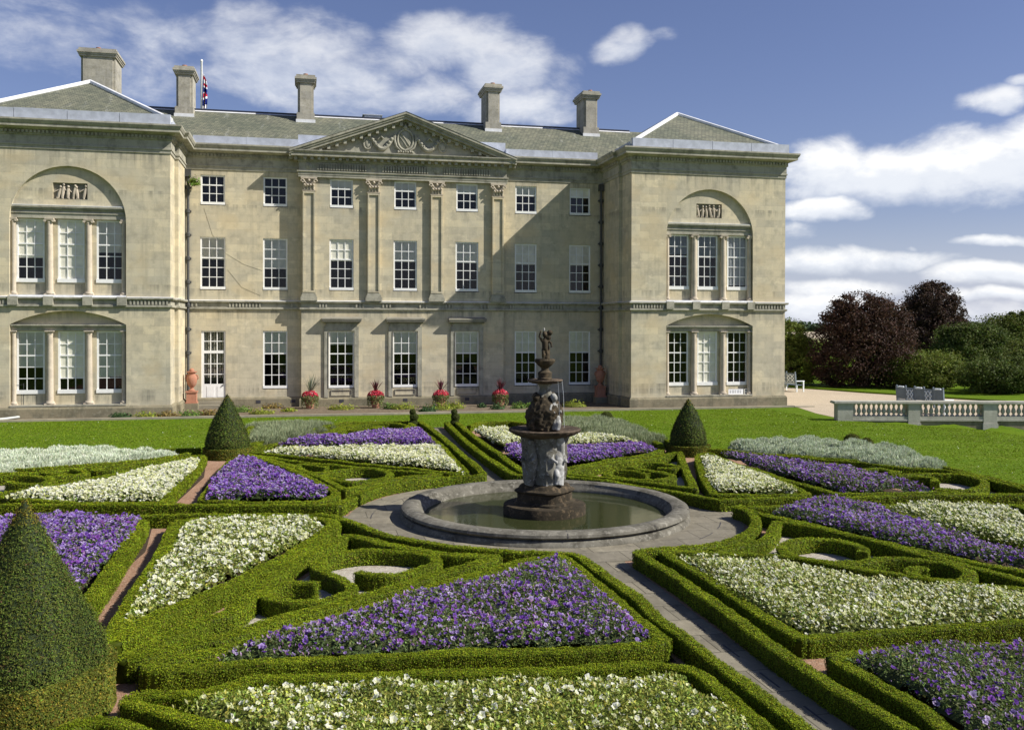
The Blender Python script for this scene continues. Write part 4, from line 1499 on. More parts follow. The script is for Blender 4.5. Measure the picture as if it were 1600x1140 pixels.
BED = {
    'FL_white': [(-7.42, -35.75), (-7.47, -34.64), (-7.49, -32.82), (-7.36, -31.74), (-7.42, -30.03), (-7.31, -29.22), (-6.06, -29.25), (-5.03, -29.47), (-4.71, -30.31), (-5.04, -30.85), (-5.66, -32.10), (-5.91, -32.50), (-6.13, -33.07), (-6.73, -34.20), (-7.07, -34.93), (-7.26, -35.32)],
    'FL_purple': [(-6.15, -37.36), (-6.05, -37.10), (-5.72, -36.64), (-4.79, -36.15), (-3.89, -35.36), (-3.16, -35.01), (-2.35, -34.54), (-1.69, -33.86), (-1.07, -33.55), (-0.89, -33.82), (-0.96, -34.33), (-0.91, -35.65), (-0.90, -36.89), (-0.92, -37.63), (-1.69, -37.57), (-2.67, -37.47), (-4.21, -37.31), (-5.69, -37.15)],
    'FW': [(-6.52, -38.63), (-6.11, -38.42), (-5.64, -38.21), (-4.81, -38.30), (-3.95, -38.34), (-2.92, -38.56), (-1.67, -38.69), (-1.02, -38.76), (-1.04, -39.40), (-0.89, -39.78), (-0.91, -40.55), (-0.83, -40.70), (-5.58, -39.66), (-5.75, -39.20), (-6.25, -38.63)],
    'L_purple': [(-12.57, -27.86), (-11.02, -28.19), (-9.70, -28.17), (-8.28, -28.69), (-8.23, -30.59), (-8.33, -32.28), (-8.36, -33.89), (-8.44, -33.92), (-10.45, -33.77)],
    'BL_purple': [(-7.25, -27.00), (-7.37, -23.82), (-7.00, -20.46), (-6.45, -20.91), (-5.52, -23.53), (-4.54, -26.34), (-4.77, -26.98), (-6.17, -26.78)],
    'L_white': [(-11.64, -25.83), (-11.30, -25.13), (-10.35, -24.43), (-9.39, -22.58), (-8.02, -20.42), (-7.95, -22.26), (-8.23, -26.44), (-10.33, -26.10)],
    'BL_white': [(-6.29, -19.12), (-5.93, -18.48), (-3.63, -18.83), (-0.89, -19.12), (-1.02, -24.34), (-1.31, -23.48), (-2.90, -21.94), (-4.64, -20.24)],
    'BL_purple2': [(-5.95, -17.49), (-5.10, -16.29), (-4.02, -15.80), (-2.30, -14.90), (-0.83, -14.12), (-0.98, -18.61), (-2.57, -18.09), (-4.60, -17.80)],
    'BR_white': [(1.05, -14.39), (2.36, -15.05), (1.97, -16.79), (3.84, -16.92), (5.17, -17.69), (5.73, -19.64), (4.77, -18.89), (3.19, -19.20), (1.59, -18.45), (1.23, -19.13)],
    'BR_purple': [(1.05, -19.72), (1.39, -19.38), (2.88, -20.30), (5.65, -19.84), (5.71, -20.95), (4.32, -21.76), (2.07, -23.14), (0.97, -22.10), (0.91, -21.51)],
    'R_white': [(6.37, -22.73), (6.49, -23.78), (6.49, -26.60), (6.21, -27.93), (6.20, -28.62), (4.33, -28.29), (4.87, -26.39)],
    'R_purple': [(7.17, -22.35), (8.00, -23.76), (8.55, -25.02), (9.21, -25.91), (9.24, -27.31), (9.45, -29.30), (9.36, -29.02), (7.37, -28.82), (7.23, -27.28), (7.11, -25.44), (7.11, -25.43), (7.13, -23.69)],
    'FR_purple': [(4.31, -30.78), (5.89, -29.91), (6.47, -30.23), (6.74, -30.94), (6.59, -32.27), (6.72, -33.48), (6.76, -35.01), (6.86, -35.91), (6.45, -36.34), (6.20, -35.65), (5.49, -34.23), (4.99, -32.83), (4.71, -31.90), (4.34, -30.86)],
    'FR_white2': [(6.90, -30.98), (7.73, -30.69), (9.09, -30.98), (9.57, -31.36), (9.04, -32.63), (9.33, -33.32), (6.98, -35.78), (7.14, -34.58), (6.91, -33.24), (6.94, -31.78)],
    'FR_white': [(0.89, -33.92), (1.51, -34.06), (2.30, -34.50), (2.79, -35.14), (3.20, -35.82), (3.92, -36.34), (5.00, -37.01), (5.64, -37.48), (4.95, -38.18), (4.18, -37.95), (2.76, -37.91), (1.65, -37.83), (1.15, -37.72), (1.00, -36.90), (0.90, -36.18), (0.97, -34.65)],
    'FF_purple': [(0.89, -38.87), (1.53, -38.69), (2.20, -38.66), (3.35, -38.88), (3.94, -38.98), (1.60, -41.45), (0.84, -41.08), (1.14, -40.56), (1.16, -39.79), (1.12, -39.11)],
}

WGRAVEL = [[(-4.35, -31.2), (-2.1, -33.2), (-3.5, -34.35), (-6.9, -36.9), (-6.2, -35.5)],
           [(4.0, -31.8), (4.9, -33.6), (5.6, -36.6), (4.0, -35.7), (1.9, -33.7), (3.1, -33.0)],
           [(-6.7, -19.7), (-1.8, -24.3), (-4.15, -26.0), (-4.8, -24.2)],
           [(-12.8, -22.2), (-9.0, -19.9), (-8.4, -19.6), (-10.5, -23.4), (-12.8, -24.6)],
           [(1.7, -24.9), (6.1, -21.8), (4.0, -27.5), (2.5, -25.9)],
           [(9.0, -24.9), (9.8, -24.4), (11.6, -26.7), (11.5, -29.6), (10, -29.4)],
           [(-6.9, -17.8), (-3.6, -11.3), (-1.0, -11.4), (-1.1, -13.8), (-6, -16.6)]]
for P in WGRAVEL:
    m = MB()
    m.sheet([P], lambda a, b: (a, b, .0085))
    structure(m.build('pale_gravel', 'whitegravel'))


def resample(pts, step, closed=False, smooth=True):
    P = np.array(pts, float)
    if closed:
        P = np.vstack([P, P[:1]])
    if smooth:
        # gentle Catmull-Rom, corners sharper than 50 degrees stay corners
        out = []
        n = len(P)
        for i in range(n - 1):
            p1, p2 = P[i], P[i + 1]
            p0 = P[i - 1] if i > 0 else (P[-2] if closed else p1)
            p3 = P[i + 2] if i + 2 < n else (P[1] if closed else p2)

            def corner(a, b, c):
                u, w = b - a, c - b
                nu, nw = np.linalg.norm(u), np.linalg.norm(w)
                if nu < 1e-6 or nw < 1e-6:
                    return True
                return np.dot(u, w) / nu / nw < .5
            t1 = np.zeros(2) if corner(p0, p1, p2) else (p2 - p0) * .5
            t2 = np.zeros(2) if corner(p1, p2, p3) else (p3 - p1) * .5
            L = np.linalg.norm(p2 - p1)
            for m_ in (t1, t2):
                q = np.linalg.norm(m_)
                if q > L:
                    m_ *= L / q
            if not t1.any():
                t1 = (p2 - p1) * .9
            if not t2.any():
                t2 = (p2 - p1) * .9
            for t in np.linspace(0, 1, 8, endpoint=False):
                h1 = 2 * t ** 3 - 3 * t ** 2 + 1
                h2 = t ** 3 - 2 * t ** 2 + t
                h3 = -2 * t ** 3 + 3 * t ** 2
                h4 = t ** 3 - t ** 2
                out.append(h1 * p1 + h2 * t1 + h3 * p2 + h4 * t2)
        out.append(P[-1])
        P = np.array(out)
    seg = np.linalg.norm(np.diff(P, axis=0), axis=1)
    s = np.concatenate([[0], np.cumsum(seg)])
    n = max(2, int(s[-1] / step) + 1)
    t = np.linspace(0, s[-1], n)
    return np.stack([np.interp(t, s, P[:, 0]), np.interp(t, s, P[:, 1])], 1)


GREEN = (.160, .215, .012)


def hedge(key, label, closed=False, w=.19, h=.26, z0=0.0, col=GREEN):
    pts = HEDGE[key]
    P = resample(pts, .07, closed)
    if closed:
        P = P[:-1]
    n = len(P)
    T = np.roll(P, -1, 0) - np.roll(P, 1, 0)
    if not closed:
        T[0] = P[1] - P[0]
        T[-1] = P[-1] - P[-2]
    T /= np.linalg.norm(T, axis=1)[:, None] + 1e-9
    NR = np.stack([T[:, 1], -T[:, 0]], 1)
    prof = np.array([(-.47, 0), (-.5, .35), (-.5, .8), (-.475, .97), (-.3, 1.0), (0, 1.01), (.3, 1.0), (.475, .97), (.5, .8), (.5, .35), (.47, 0)])
    k = len(prof)
    ww = w * (1 + .10 * wob(np.c_[P, np.zeros(n)], .5) + .05 * wob(np.c_[P, np.zeros(n)], 1.7))
    hh = h * (1 + .055 * wob(np.c_[P, np.ones(n)], .4) + .03 * wob(np.c_[P, np.ones(n)], 1.6))
    V = np.empty((n, k, 3))
    V[:, :, :2] = P[:, None, :] + NR[:, None, :] * (prof[None, :, 0:1] * ww[:, None, None])
    V[:, :, 2] = z0 + prof[None, :, 1] * hh[:, None]
    V = V.reshape(-1, 3)
    d = wob(V, 4.5)[:, None] * .010
    cen = np.repeat(np.c_[P, np.full(n, z0 + h * .5)], k, 0)
    dirn = V - cen
    dirn /= np.linalg.norm(dirn, axis=1)[:, None] + 1e-9
    V = V + dirn * (d - .012)
    S = Soup()
    idx = np.arange(n * k).reshape(n, k)
    nx = np.roll(idx, -1, 0)
    if not closed:
        nx = nx[:-1]
    i0 = idx if closed else idx[:-1]
    Q = np.stack([i0[:, :-1], nx[:, :-1], nx[:, 1:], i0[:, 1:]], -1).reshape(-1, 4)
    base = np.array(col) * .34  # core colour darkened to imitate self-shadow between the leaves
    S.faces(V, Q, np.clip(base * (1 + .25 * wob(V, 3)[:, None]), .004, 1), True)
    if not closed:
        for e in (0, n - 1):
            S.faces(V[e * k:(e + 1) * k], np.arange(k)[None, :] if e else np.arange(k)[::-1][None, :], base)
    # clipped leaves over the surface
    L = n * .07
    dist = np.linalg.norm(np.c_[P, np.full(n, .2)] - CAM, axis=1)
    size = np.clip(.00150 * dist, .0155, .042)
    dens = 1.5 / (size ** 2 * .5)
    per = w + 2 * h
    cnt = dens * per * .07
    num = RNG.poisson(cnt)
    seg = np.repeat(np.arange(n), num)
    m = len(seg)
    q = RNG.uniform(0, per, m)
    off = RNG.uniform(-.5, .5, m) * .07
    side = np.where(q < h, -1, np.where(q > h + w, 1, 0))
    zz = np.where(side == -1, q, np.where(side == 1, per - q, h)) / h
    xx = np.where(side == 0, (q - h - w / 2) / w, side * .5)
    rim = np.clip((zz - .85) / .15, 0, 1)
    xx = np.where(side == 0, xx, xx * (1 - .05 * rim))
    keep_ = (side == 0) | (RNG.uniform(0, 1, m) < np.clip(.50 + .35 * zz, .3, .9))  # sides thinned lower down so the darkened core reads as shade
    seg, off, side, zz, xx = seg[keep_], off[keep_], side[keep_], zz[keep_], xx[keep_]
    m = len(seg)
    out = RNG.normal(.000, .0055, m)
    sp = size[seg]
    x = xx * ww[seg] + np.where(side == 0, 0, side) * out
    z = zz * hh[seg] + np.where(side == 0, out + (np.abs(xx) > .4) * -.012, 0)
    PP = np.empty((m, 3))
    PP[:, :2] = P[seg] + NR[seg] * x[:, None] + T[seg] * off[:, None]
    PP[:, 2] = z0 + z
    PP += (wob(PP, 4.5) * .010)[:, None] * np.c_[NR[seg] * side[:, None], (side == 0)]
    NN = np.c_[NR[seg] * side[:, None], np.where(side == 0, 1.0, .25)]
    if not closed:   # end faces
        for e, sg in ((0, -1), (n - 1, 1)):
            ne = int(dens[e] * w * h)
            a = RNG.uniform(-.5, .5, ne) * ww[e]
            b = RNG.uniform(0, 1, ne) * hh[e]
            Pe = np.empty((ne, 3))
            Pe[:, :2] = P[e] + NR[e] * a[:, None] + T[e] * sg * .005
            Pe[:, 2] = z0 + b
            PP = np.vstack([PP, Pe])
            NN = np.vstack([NN, np.tile(np.r_[T[e] * sg, .2], (ne, 1))])
            sp = np.r_[sp, np.full(ne, size[e])]
            side = np.r_[side, np.ones(ne)]
    c = vary(col, len(PP), .28, .10)
    patch = wob(PP, .7)
    c *= np.clip(1 + .14 * patch, .6, 1.4)[:, None]
    c[NN[:, 2] > .9] *= (1.22, 1.16, 1.0)  # top leaves tinted lighter: new growth, and sunlit tops painted in
    yel = RNG.uniform(0, 1, len(PP)) < np.clip(.10 + .08 * patch, 0, .4)
    c[yel] *= (1.35, 1.2, .9)
    brown = RNG.uniform(0, 1, len(PP)) < .025
    c[brown] = np.array((.16, .11, .04)) * RNG.uniform(.6, 1.2, (brown.sum(), 1))
    S.leaves(PP, NN, sp * RNG.uniform(.75, 1.3, len(PP)), .6, c, .36, .1)
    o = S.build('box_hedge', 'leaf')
    return tag(o, label, 'hedge', 'clipped box hedges of the parterre')


HL = {
    'FL_border': ('low box hedge left of the near stone path, curving round the fountain', False),
    'FL_white': ('box hedge framing the white petunia triangle beside the near red gravel path', True),
    'FL_scrollb': ('triangular box hedge enclosing the scroll and pale gravel at the near left of the fountain', True),
    'FL_scroll': ('S-shaped box scroll on pale gravel at the near left of the fountain', False),
    'FL_purple': ('box hedge framing the near purple triangle left of the stone path', True),
    'FW': ('box hedge framing the nearest white bed at the bottom of the photo', False),
    'FLL': ('short box hedge at the bottom left corner beside the big cone drum', False),
    'L_purple': ('box hedge framing the purple bed behind the big foreground cone', False),
    'BL_border': ('box hedge along the left cross path, turning up the far stone path left side', False),
    'BL_purple': ('box hedge framing the purple triangle beside the far left cone', True),
    'BL_scrollb': ('triangular box hedge enclosing the scroll at the far left of the fountain', True),
    'BL_scroll': ('double-curled box scroll at the far left of the fountain', False),
    'BL_white': ('box hedge framing the white band left of the far stone path', False),
    'BL_b1': ('outer back box hedge of the far left parterre, along the catmint and lawn', False),
    'BL_b2': ('inner back box hedge of the far left parterre, in front of the outer one', False),
    'BL_s1': ('small curled box scroll behind the narrow purple band', False),
    'BL_s2': ('large looped box scroll near the left tiered topiary', False),
    'BL_left': ('short box hedge on the left side of the left catmint triangle', False),
    'L_white': ('box hedge framing the white triangle left of the red path to the far left cone', True),
    'L_b': ('back box hedge in front of the mint-white santolina at the left edge', False),
    'L_b2': ('second box hedge in front of the mint-white santolina, parallel to the back one', False),
    'L_s1': ('small box hook of the left edge scroll, nearest the far left cone', False),
    'L_s2': ('main looped box scroll at the left edge behind the white triangle', False),
    'L_s3': ('short curved box hedge behind the left edge scroll', False),
    'L_outer': ('straight box hedge between the mint-white santolina and the lawn', False),
    'BR_border': ('box hedge right of the far stone path, curving behind the fountain to the right', False),
    'BR_beds': ('box hedge framing the white and purple bands behind the fountain on the right', False),
    'BR_back': ('curved box hedge near the right tiered topiary', False),
    'BR_back2': ('box hedge between the right catmint mass and the white band', False),
    'BR_edge': ('straight box hedge between the right catmint mass and the lawn', False),
    'BR_scrollb': ('triangular box hedge enclosing the scroll right of the fountain, before the far right cone', True),
    'BR_scroll': ('double-curled box scroll right of the fountain, before the far right cone', False),
    'R_white': ('box hedge framing the white triangle right of the far right cone', True),
    'R_purple': ('box hedge along the front of the faded purple strip at the right', False),
    'R_b1': ('inner back box hedge running in front of the grey-green santolina at the right', False),
    'R_b2': ('outer box hedge touching the front of the grey-green santolina', False),
    'R_b3': ('box hedge along the right lawn edge beyond the santolina', False),
    'R_s1': ('small curved box piece behind the faded purple strip, nearest the far right cone', False),
    'R_s2': ('small hooked box piece behind the middle of the faded purple strip', False),
    'R_s3': ('short inner box curl at the end of the faded purple strip', False),
    'R_s4': ('large looped box scroll on pale gravel at the end of the faded purple strip', False),
    'R_front': ('straight box hedge closing the right back compartment beside the cross path', False),
    'FR_border': ('low box hedge edging the near stone path right side, then the right cross path', False),
    'FR_white': ('box hedge along the left and front of the large white bed right of the path', False),
    'FR_white2': ('box hedge along the back of the large white bed right of the stone path', False),
    'FR_scrollb': ('angular box hedge above the near right scroll, below the long purple strip', False),
    'FR_scroll': ('S-shaped box scroll on pale gravel above the large white bed at the right', False),
    'FR_purple': ('box hedge along the front of the long purple strip at the right', False),
    'FR_mid': ('box hedge between the long purple strip and the white bed at the right edge', False),
    'FR_wout': ('short box hedge at the right edge beside the white bed and the cross path', False),
    'FF_purple': ('box hedge framing the purple bed in the bottom right corner', False),
}
WIDE = {'FL_white': .27, 'FL_scrollb': .25, 'L_purple': .25, 'FL_purple': .21}
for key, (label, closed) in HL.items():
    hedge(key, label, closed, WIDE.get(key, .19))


# ------------------------------------------------------------------ flower beds
def inside(poly, X, Y):
    p = np.array(poly)
    r = np.zeros(X.shape, bool)
    j = len(p) - 1
    for i in range(len(p)):
        c = ((p[i, 1] > Y) != (p[j, 1] > Y)) & (X < (p[j, 0] - p[i, 0]) * (Y - p[i, 1]) / (p[j, 1] - p[i, 1] + 1e-12) + p[i, 0])
        r ^= c
        j = i
    return r


def edge_dist(poly, X, Y):
    p = np.array(poly)
    d = np.full(X.shape, 9.)
    for i in range(len(p)):
        a, b = p[i], p[(i + 1) % len(p)]
        ab = b - a
        t = np.clip(((X - a[0]) * ab[0] + (Y - a[1]) * ab[1]) / (ab @ ab + 1e-12), 0, 1)
        d = np.minimum(d, np.hypot(X - a[0] - t * ab[0], Y - a[1] - t * ab[1]))
    return d


def scatter(poly, dens):
    p = np.array(poly)
    lo, hi = p.min(0), p.max(0)
    n = int(dens * (hi[0] - lo[0]) * (hi[1] - lo[1]))
    X = RNG.uniform(lo[0], hi[0], n)
    Y = RNG.uniform(lo[1], hi[1], n)
    k = inside(poly, X, Y)
    return X[k], Y[k]


PURPLES = np.array([(.22, .105, .48), (.29, .16, .58), (.38, .25, .66), (.15, .06, .35), (.48, .36, .72), (.33, .12, .50)])
WHITES = np.array([(.84, .84, .76), (.85, .85, .80), (.80, .79, .58), (.86, .86, .83), (.74, .76, .48)])


def petunias(S, X, Y, Z, cols, throat, size):
    n = len(X)
    k = 10
    up = np.array([.25, -.35, .9])
    N = up + RNG.normal(0, .42, (n, 3))
    N[:, 2] = np.abs(N[:, 2]) + .1
    N /= np.linalg.norm(N, axis=1)[:, None]
    R = RNG.normal(0, 1, (n, 3))
    A = R - N * np.sum(R * N, 1)[:, None]
    A /= np.linalg.norm(A, axis=1)[:, None]
    B = np.cross(N, A)
    C = np.stack([X, Y, Z], 1)
    th = np.arange(k) * 2 * PI / k
    rr = size[:, None] * .5 * (.86 + .14 * np.cos(5 * th))[None, :] * RNG.uniform(.85, 1.15, (n, k))
    fl = RNG.uniform(.1, .4, n)
    V = np.empty((n, k + 1, 3))
    V[:, 0] = C - N * (size * fl)[:, None]
    V[:, 1:] = C[:, None] + A[:, None] * (rr * np.cos(th))[:, :, None] + B[:, None] * (rr * np.sin(th))[:, :, None] + N[:, None] * (RNG.normal(0, .07, (n, k)) * size[:, None])[:, :, None]
    col = np.empty((n, k + 1, 3))
    col[:, 1:] = cols[:, None]
    col[:, 0] = throat
    base = (np.arange(n) * (k + 1))[:, None]
    idx = np.concatenate([np.stack([np.broadcast_to(base, (n, 1))[:, 0], base[:, 0] + 1 + j, base[:, 0] + 1 + (j + 1) % k], 1) for j in range(k)])
    S.faces(V.reshape(-1, 3), idx, col.reshape(-1, 3))


def flower_bed(key, label, kind, fl_dens, size, h=.34, sparse=0.0, foliage=(.085, .125, .035), buds=0.0):
    poly = BED[key]
    t = thing('flower_bed', label, 'flower bed', group='petunia beds of the parterre')
    p = np.array(poly)
    dist = np.linalg.norm(p.mean(0) - CAM[:2])
    lo, hi = p.min(0) - .05, p.max(0) + .05
    st = .06 if dist < 15 else .10
    gx, gy = np.arange(lo[0], hi[0], st), np.arange(lo[1], hi[1], st)
    X, Y = np.meshgrid(gx, gy)

    def top(x, y):
        e = edge_dist(poly, x, y)
        q = np.c_[x.ravel(), y.ravel(), np.zeros(x.size)]
        w = wob(q, .9).reshape(x.shape)
        w2 = wob(q + 5, .35).reshape(x.shape)
        return h * (.62 + .38 * np.clip(e / .22, 0, 1) ** .6) + .028 * w + .03 * w2
    ins = inside(poly, X, Y)
    Z = np.where(ins, top(X, Y) - .085, 0.03)
    V = np.stack([X, Y, Z], -1).reshape(-1, 3)
    ii = np.arange(X.size).reshape(X.shape)
    ok = ins[:-1, :-1] & ins[1:, :-1] & ins[:-1, 1:] & ins[1:, 1:]
    Q = np.stack([ii[:-1, :-1], ii[:-1, 1:], ii[1:, 1:], ii[1:, :-1]], -1)[ok]
    S = Soup()
    fc = np.array(foliage)
    S.faces(V, Q, np.clip(fc * .45 * (1 + .3 * wob(V, 2.5)[:, None]), .004, 1), True)
    ls = .042 if dist < 14 else (.055 if dist < 22 else .075)
    ld = 1.5 / (ls * ls * .45)
    x, y = scatter(poly, ld)
    dz = RNG.uniform(-.09, .02, len(x))
    z = top(x, y) + dz
    P = np.stack([x, y, z], 1)
    N = np.tile((.1, -.1, .8), (len(x), 1))
    c = vary(fc, len(x), .28, .1) * np.clip(1 + .18 * wob(P, .6), .6, 1.5)[:, None]
    yl = RNG.uniform(0, 1, len(x)) < .18
    c[yl] *= (1.5, 1.35, 1.1)
    S.leaves(P, N, ls * RNG.uniform(.7, 1.35, len(x)), .5, c, .75, .1, .25)
    S.build('foliage', 'plant', t)
    cen = np.array(poly).mean(0)
    ring = [tuple(np.array(q) + (np.array(q) - cen) / (np.linalg.norm(np.array(q) - cen) + 1e-9) * .3) for q in poly]  # dark earth sheet carried past the bed to paint shadowed gaps
    MB().sheet([ring], lambda a, b: (a, b, .0068)).build('soil', 'soil', t)
    B_ = Soup()
    x, y = scatter(poly, fl_dens)
    keep = RNG.uniform(0, 1, len(x)) > sparse * np.clip(.5 + .9 * wob(np.c_[x, y, np.zeros(len(x))], .33), 0, 1)
    x, y = x[keep], y[keep]
    z = top(x, y) + RNG.normal(0, .028, len(x))
    pal = PURPLES if kind == 'purple' else WHITES
    cols = pal[RNG.integers(0, len(pal), len(x))] * RNG.uniform(.8, 1.12, (len(x), 1))
    if kind == 'purple':
        pale = RNG.uniform(0, 1, len(x)) < .20
        cols[pale] = np.array((.62, .52, .78)) * RNG.uniform(.8, 1.1, (pale.sum(), 1))
        throat = np.array((.07, .015, .16))
    else:
        throat = np.array((.62, .64, .30))
    petunias(B_, x, y, z, np.clip(cols, 0, .88), throat, size * np.clip(RNG.lognormal(-.06, .27, len(x)), .45, 1.6))
    if buds:
        x, y = scatter(poly, fl_dens * buds)
        z = top(x, y) + RNG.uniform(-.03, .05, len(x))
        P = np.stack([x, y, z], 1)
        c = vary((.52, .55, .22) if kind == 'white' else (.35, .22, .38), len(x), .2, .06)
        B_.leaves(P, np.tile((.3, -.7, .3), (len(x), 1)), size * .95 * RNG.uniform(.6, 1.2, len(x)), .34, np.clip(c, 0, .85), .5, .2, .55)
    b = B_.build('blossoms', 'petal', t)
    b['kind'] = 'stuff'
    return t


W_, P_ = 'white', 'purple'
flower_bed('FW', 'nearest white petunia bed across the bottom of the photo, sparse with many yellow buds', W_, 95, .064, .33, .75, (.235, .28, .06), .8)
flower_bed('FL_purple', 'purple petunia triangle behind the nearest white bed, left of the stone path', P_, 165, .062, .36, .35, (.12, .165, .06), .5)
flower_bed('FL_white', 'white petunia triangle right of the red gravel path near the big cone', W_, 190, .068, .34, .25, (.19, .23, .05), .7)
flower_bed('L_purple', 'purple petunia bed behind the big foreground cone, left of the red gravel path', P_, 330, .066, .36, .1, (.09, .13, .045), .25)
flower_bed('FF_purple', 'purple petunia bed in the bottom right corner, thin with much foliage', P_, 140, .06, .40, .45, (.12, .165, .06), .5)
flower_bed('FR_white', 'large white petunia bed right of the stone path, below the near right scroll', W_, 230, .052, .36, .25, (.21, .25, .065), 1.2)
flower_bed('FR_purple', 'long purple petunia strip running down to the right edge of the photo', P_, 230, .06, .38, .3, (.11, .155, .06), .4)
flower_bed('FR_white2', 'white petunia bed at the right edge behind the long purple strip', W_, 250, .06, .36, .2, (.13, .175, .04), .8)
flower_bed('R_white', 'white petunia triangle right of the far right cone and its red path', W_, 330, .075, .36, .1, (.13, .17, .04), .7)
flower_bed('R_purple', 'faded purple petunia strip behind the white triangle by the far right cone', P_, 190, .068, .40, .4, (.09, .125, .05), .6)
flower_bed('BL_purple', 'purple petunia triangle beside the far left cone, dense with flowers', P_, 330, .072, .38, .05, (.06, .09, .03), .2)
flower_bed('L_white', 'white petunia triangle left of the red path leading to the far left cone', W_, 400, .085, .36, .05, (.12, .16, .035), .4)
flower_bed('BL_white', 'white petunia band behind the fountain, left of the far stone path', W_, 330, .08, .36, .1, (.13, .17, .04), .6)
flower_bed('BL_purple2', 'narrow purple petunia band behind the white band, left of the far stone path', P_, 330, .08, .40, .1, (.08, .10, .04), .3)
flower_bed('BR_white', 'white petunia band directly behind the fountain, right of the far stone path', W_, 330, .08, .38, .1, (.13, .17, .04), .7)
flower_bed('BR_purple', 'purple petunia band just behind the fountain, in front of a white band', P_, 360, .08, .38, .1, (.07, .1, .04), .3)


# short turf blades over the mown lawn
gx = RNG.uniform(-19, 24, 620000)
gy = RNG.uniform(-31, -5.4, 620000)
gk = ~inside(PARTERRE, gx, gy) & ~inside(terr, gx, gy) & (((gy - BA[1]) * BN[1] + (gx - BA[0]) * BN[0] > .35) | (gx < 17.5))
gk &= RNG.uniform(0, 1, len(gx)) < np.clip(.62 + .3 * wob(np.c_[gx * .6, gy * 1.5, gx * 0], .35), .1, 1)
gx, gy = gx[gk], gy[gk]
gn = len(gx)
GP = np.stack([gx, gy, ground_z(gx, gy) - .004], 1)
ga = RNG.uniform(0, 2 * PI, gn)
gs = np.stack([np.cos(ga), np.sin(ga), np.zeros(gn)], 1) * RNG.uniform(.012, .03, (gn, 1))
gt = np.stack([RNG.normal(0, .03, gn), RNG.normal(0, .03, gn), RNG.uniform(.010, .032, gn)], 1)
gc = vary((.150, .225, .010), gn, .22, .06)
gc[RNG.uniform(0, 1, gn) < .10] = (.19, .20, .05)
gc[RNG.uniform(0, 1, gn) < .0025] = (.75, .76, .70)
S = Soup()
S.faces(np.stack([GP - gs, GP + gs, GP + gt], 1).reshape(-1, 3), np.arange(3 * gn).reshape(gn, 3), np.repeat(gc, 3, 0))
turf = S.build('grass_blades', 'leaf')
turf['kind'] = 'stuff'
turf['label'] = 'short mown grass blades of the bright green lawn'
turf['category'] = 'grass'

# silvery and grey-green cushions
def mounds(name, label, cat, spots, col, leaf=.05, dens=2600, blade=False):
    S = Soup()
    for (x, y, r, h) in spots:
        n, m = 18, 7
        th = np.linspace(0, PI / 2, m)
        ph = np.arange(n) * 2 * PI / n
        T_, P2 = np.meshgrid(th, ph, indexing='ij')
        D = np.stack([np.sin(T_) * np.cos(P2), np.sin(T_) * np.sin(P2), np.cos(T_)], -1).reshape(-1, 3)
        z0 = float(ground_z(x, y))
        V = np.array([x, y, z0]) + D * np.array([r, r, h]) * (.93 + .06 * wob(D * 3 + x, .8))[:, None]
        idx = np.arange(m * n).reshape(m, n)
        nx = np.roll(idx, -1, 1)
        Q = np.stack([idx[:-1], idx[1:], nx[1:], nx[:-1]], -1).reshape(-1, 4)
        S.faces(V, Q, np.array(col) * .42, True)
        k = int(dens * r * (r + h) * 2.2)
        ct = RNG.uniform(0, 1, k)
        st_ = np.sqrt(1 - ct ** 2)
        p2 = RNG.uniform(0, 2 * PI, k)
        D = np.stack([st_ * np.cos(p2), st_ * np.sin(p2), ct], 1)
        rr = .97 + .07 * wob(D * 3 + x, .8) + RNG.normal(0, .04, k)
        P = np.array([x, y, z0]) + D * np.array([r, r, h]) * rr[:, None]
        # upright sprigs: narrow blades standing away from the cushion
        n_ = len(P)
        ax = D * .7 + np.array([0, 0, .75]) + RNG.normal(0, .3, (n_, 3))
        ax /= np.linalg.norm(ax, axis=1)[:, None]
        sd = np.cross(ax, RNG.normal(0, 1, (n_, 3)))
        sd /= np.linalg.norm(sd, axis=1)[:, None] + 1e-9
        ln = (leaf * (2.2 if blade else 1.5) * RNG.uniform(.6, 1.4, n_))[:, None]
        wd_ = ln * (.07 if blade else .17)
        tipc = vary(col, n_, .18, .04)
        Vb = np.stack([P - sd * wd_, P + sd * wd_, P + ax * ln], 1).reshape(-1, 3)
        Cb = np.stack([tipc * .8, tipc * .8, np.clip(tipc * 1.2, 0, .9)], 1).reshape(-1, 3)
        S.faces(Vb, np.arange(3 * n_).reshape(n_, 3), Cb)
    return tag(S.build(name, 'silver'), label, cat)


def fill_spots(poly, step, r, h, jit=.25):
    p = np.array(poly)
    out = []
    for x in np.arange(p[:, 0].min(), p[:, 0].max(), step):
        for y in np.arange(p[:, 1].min(), p[:, 1].max(), step):
            xx, yy = x + random.uniform(-jit, jit) * step, y + random.uniform(-jit, jit) * step
            if inside(poly, np.array([xx]), np.array([yy]))[0]:
                q = random.uniform(.8, 1.2)
                out.append((xx, yy, r * q, h * random.uniform(.8, 1.2)))
    return out


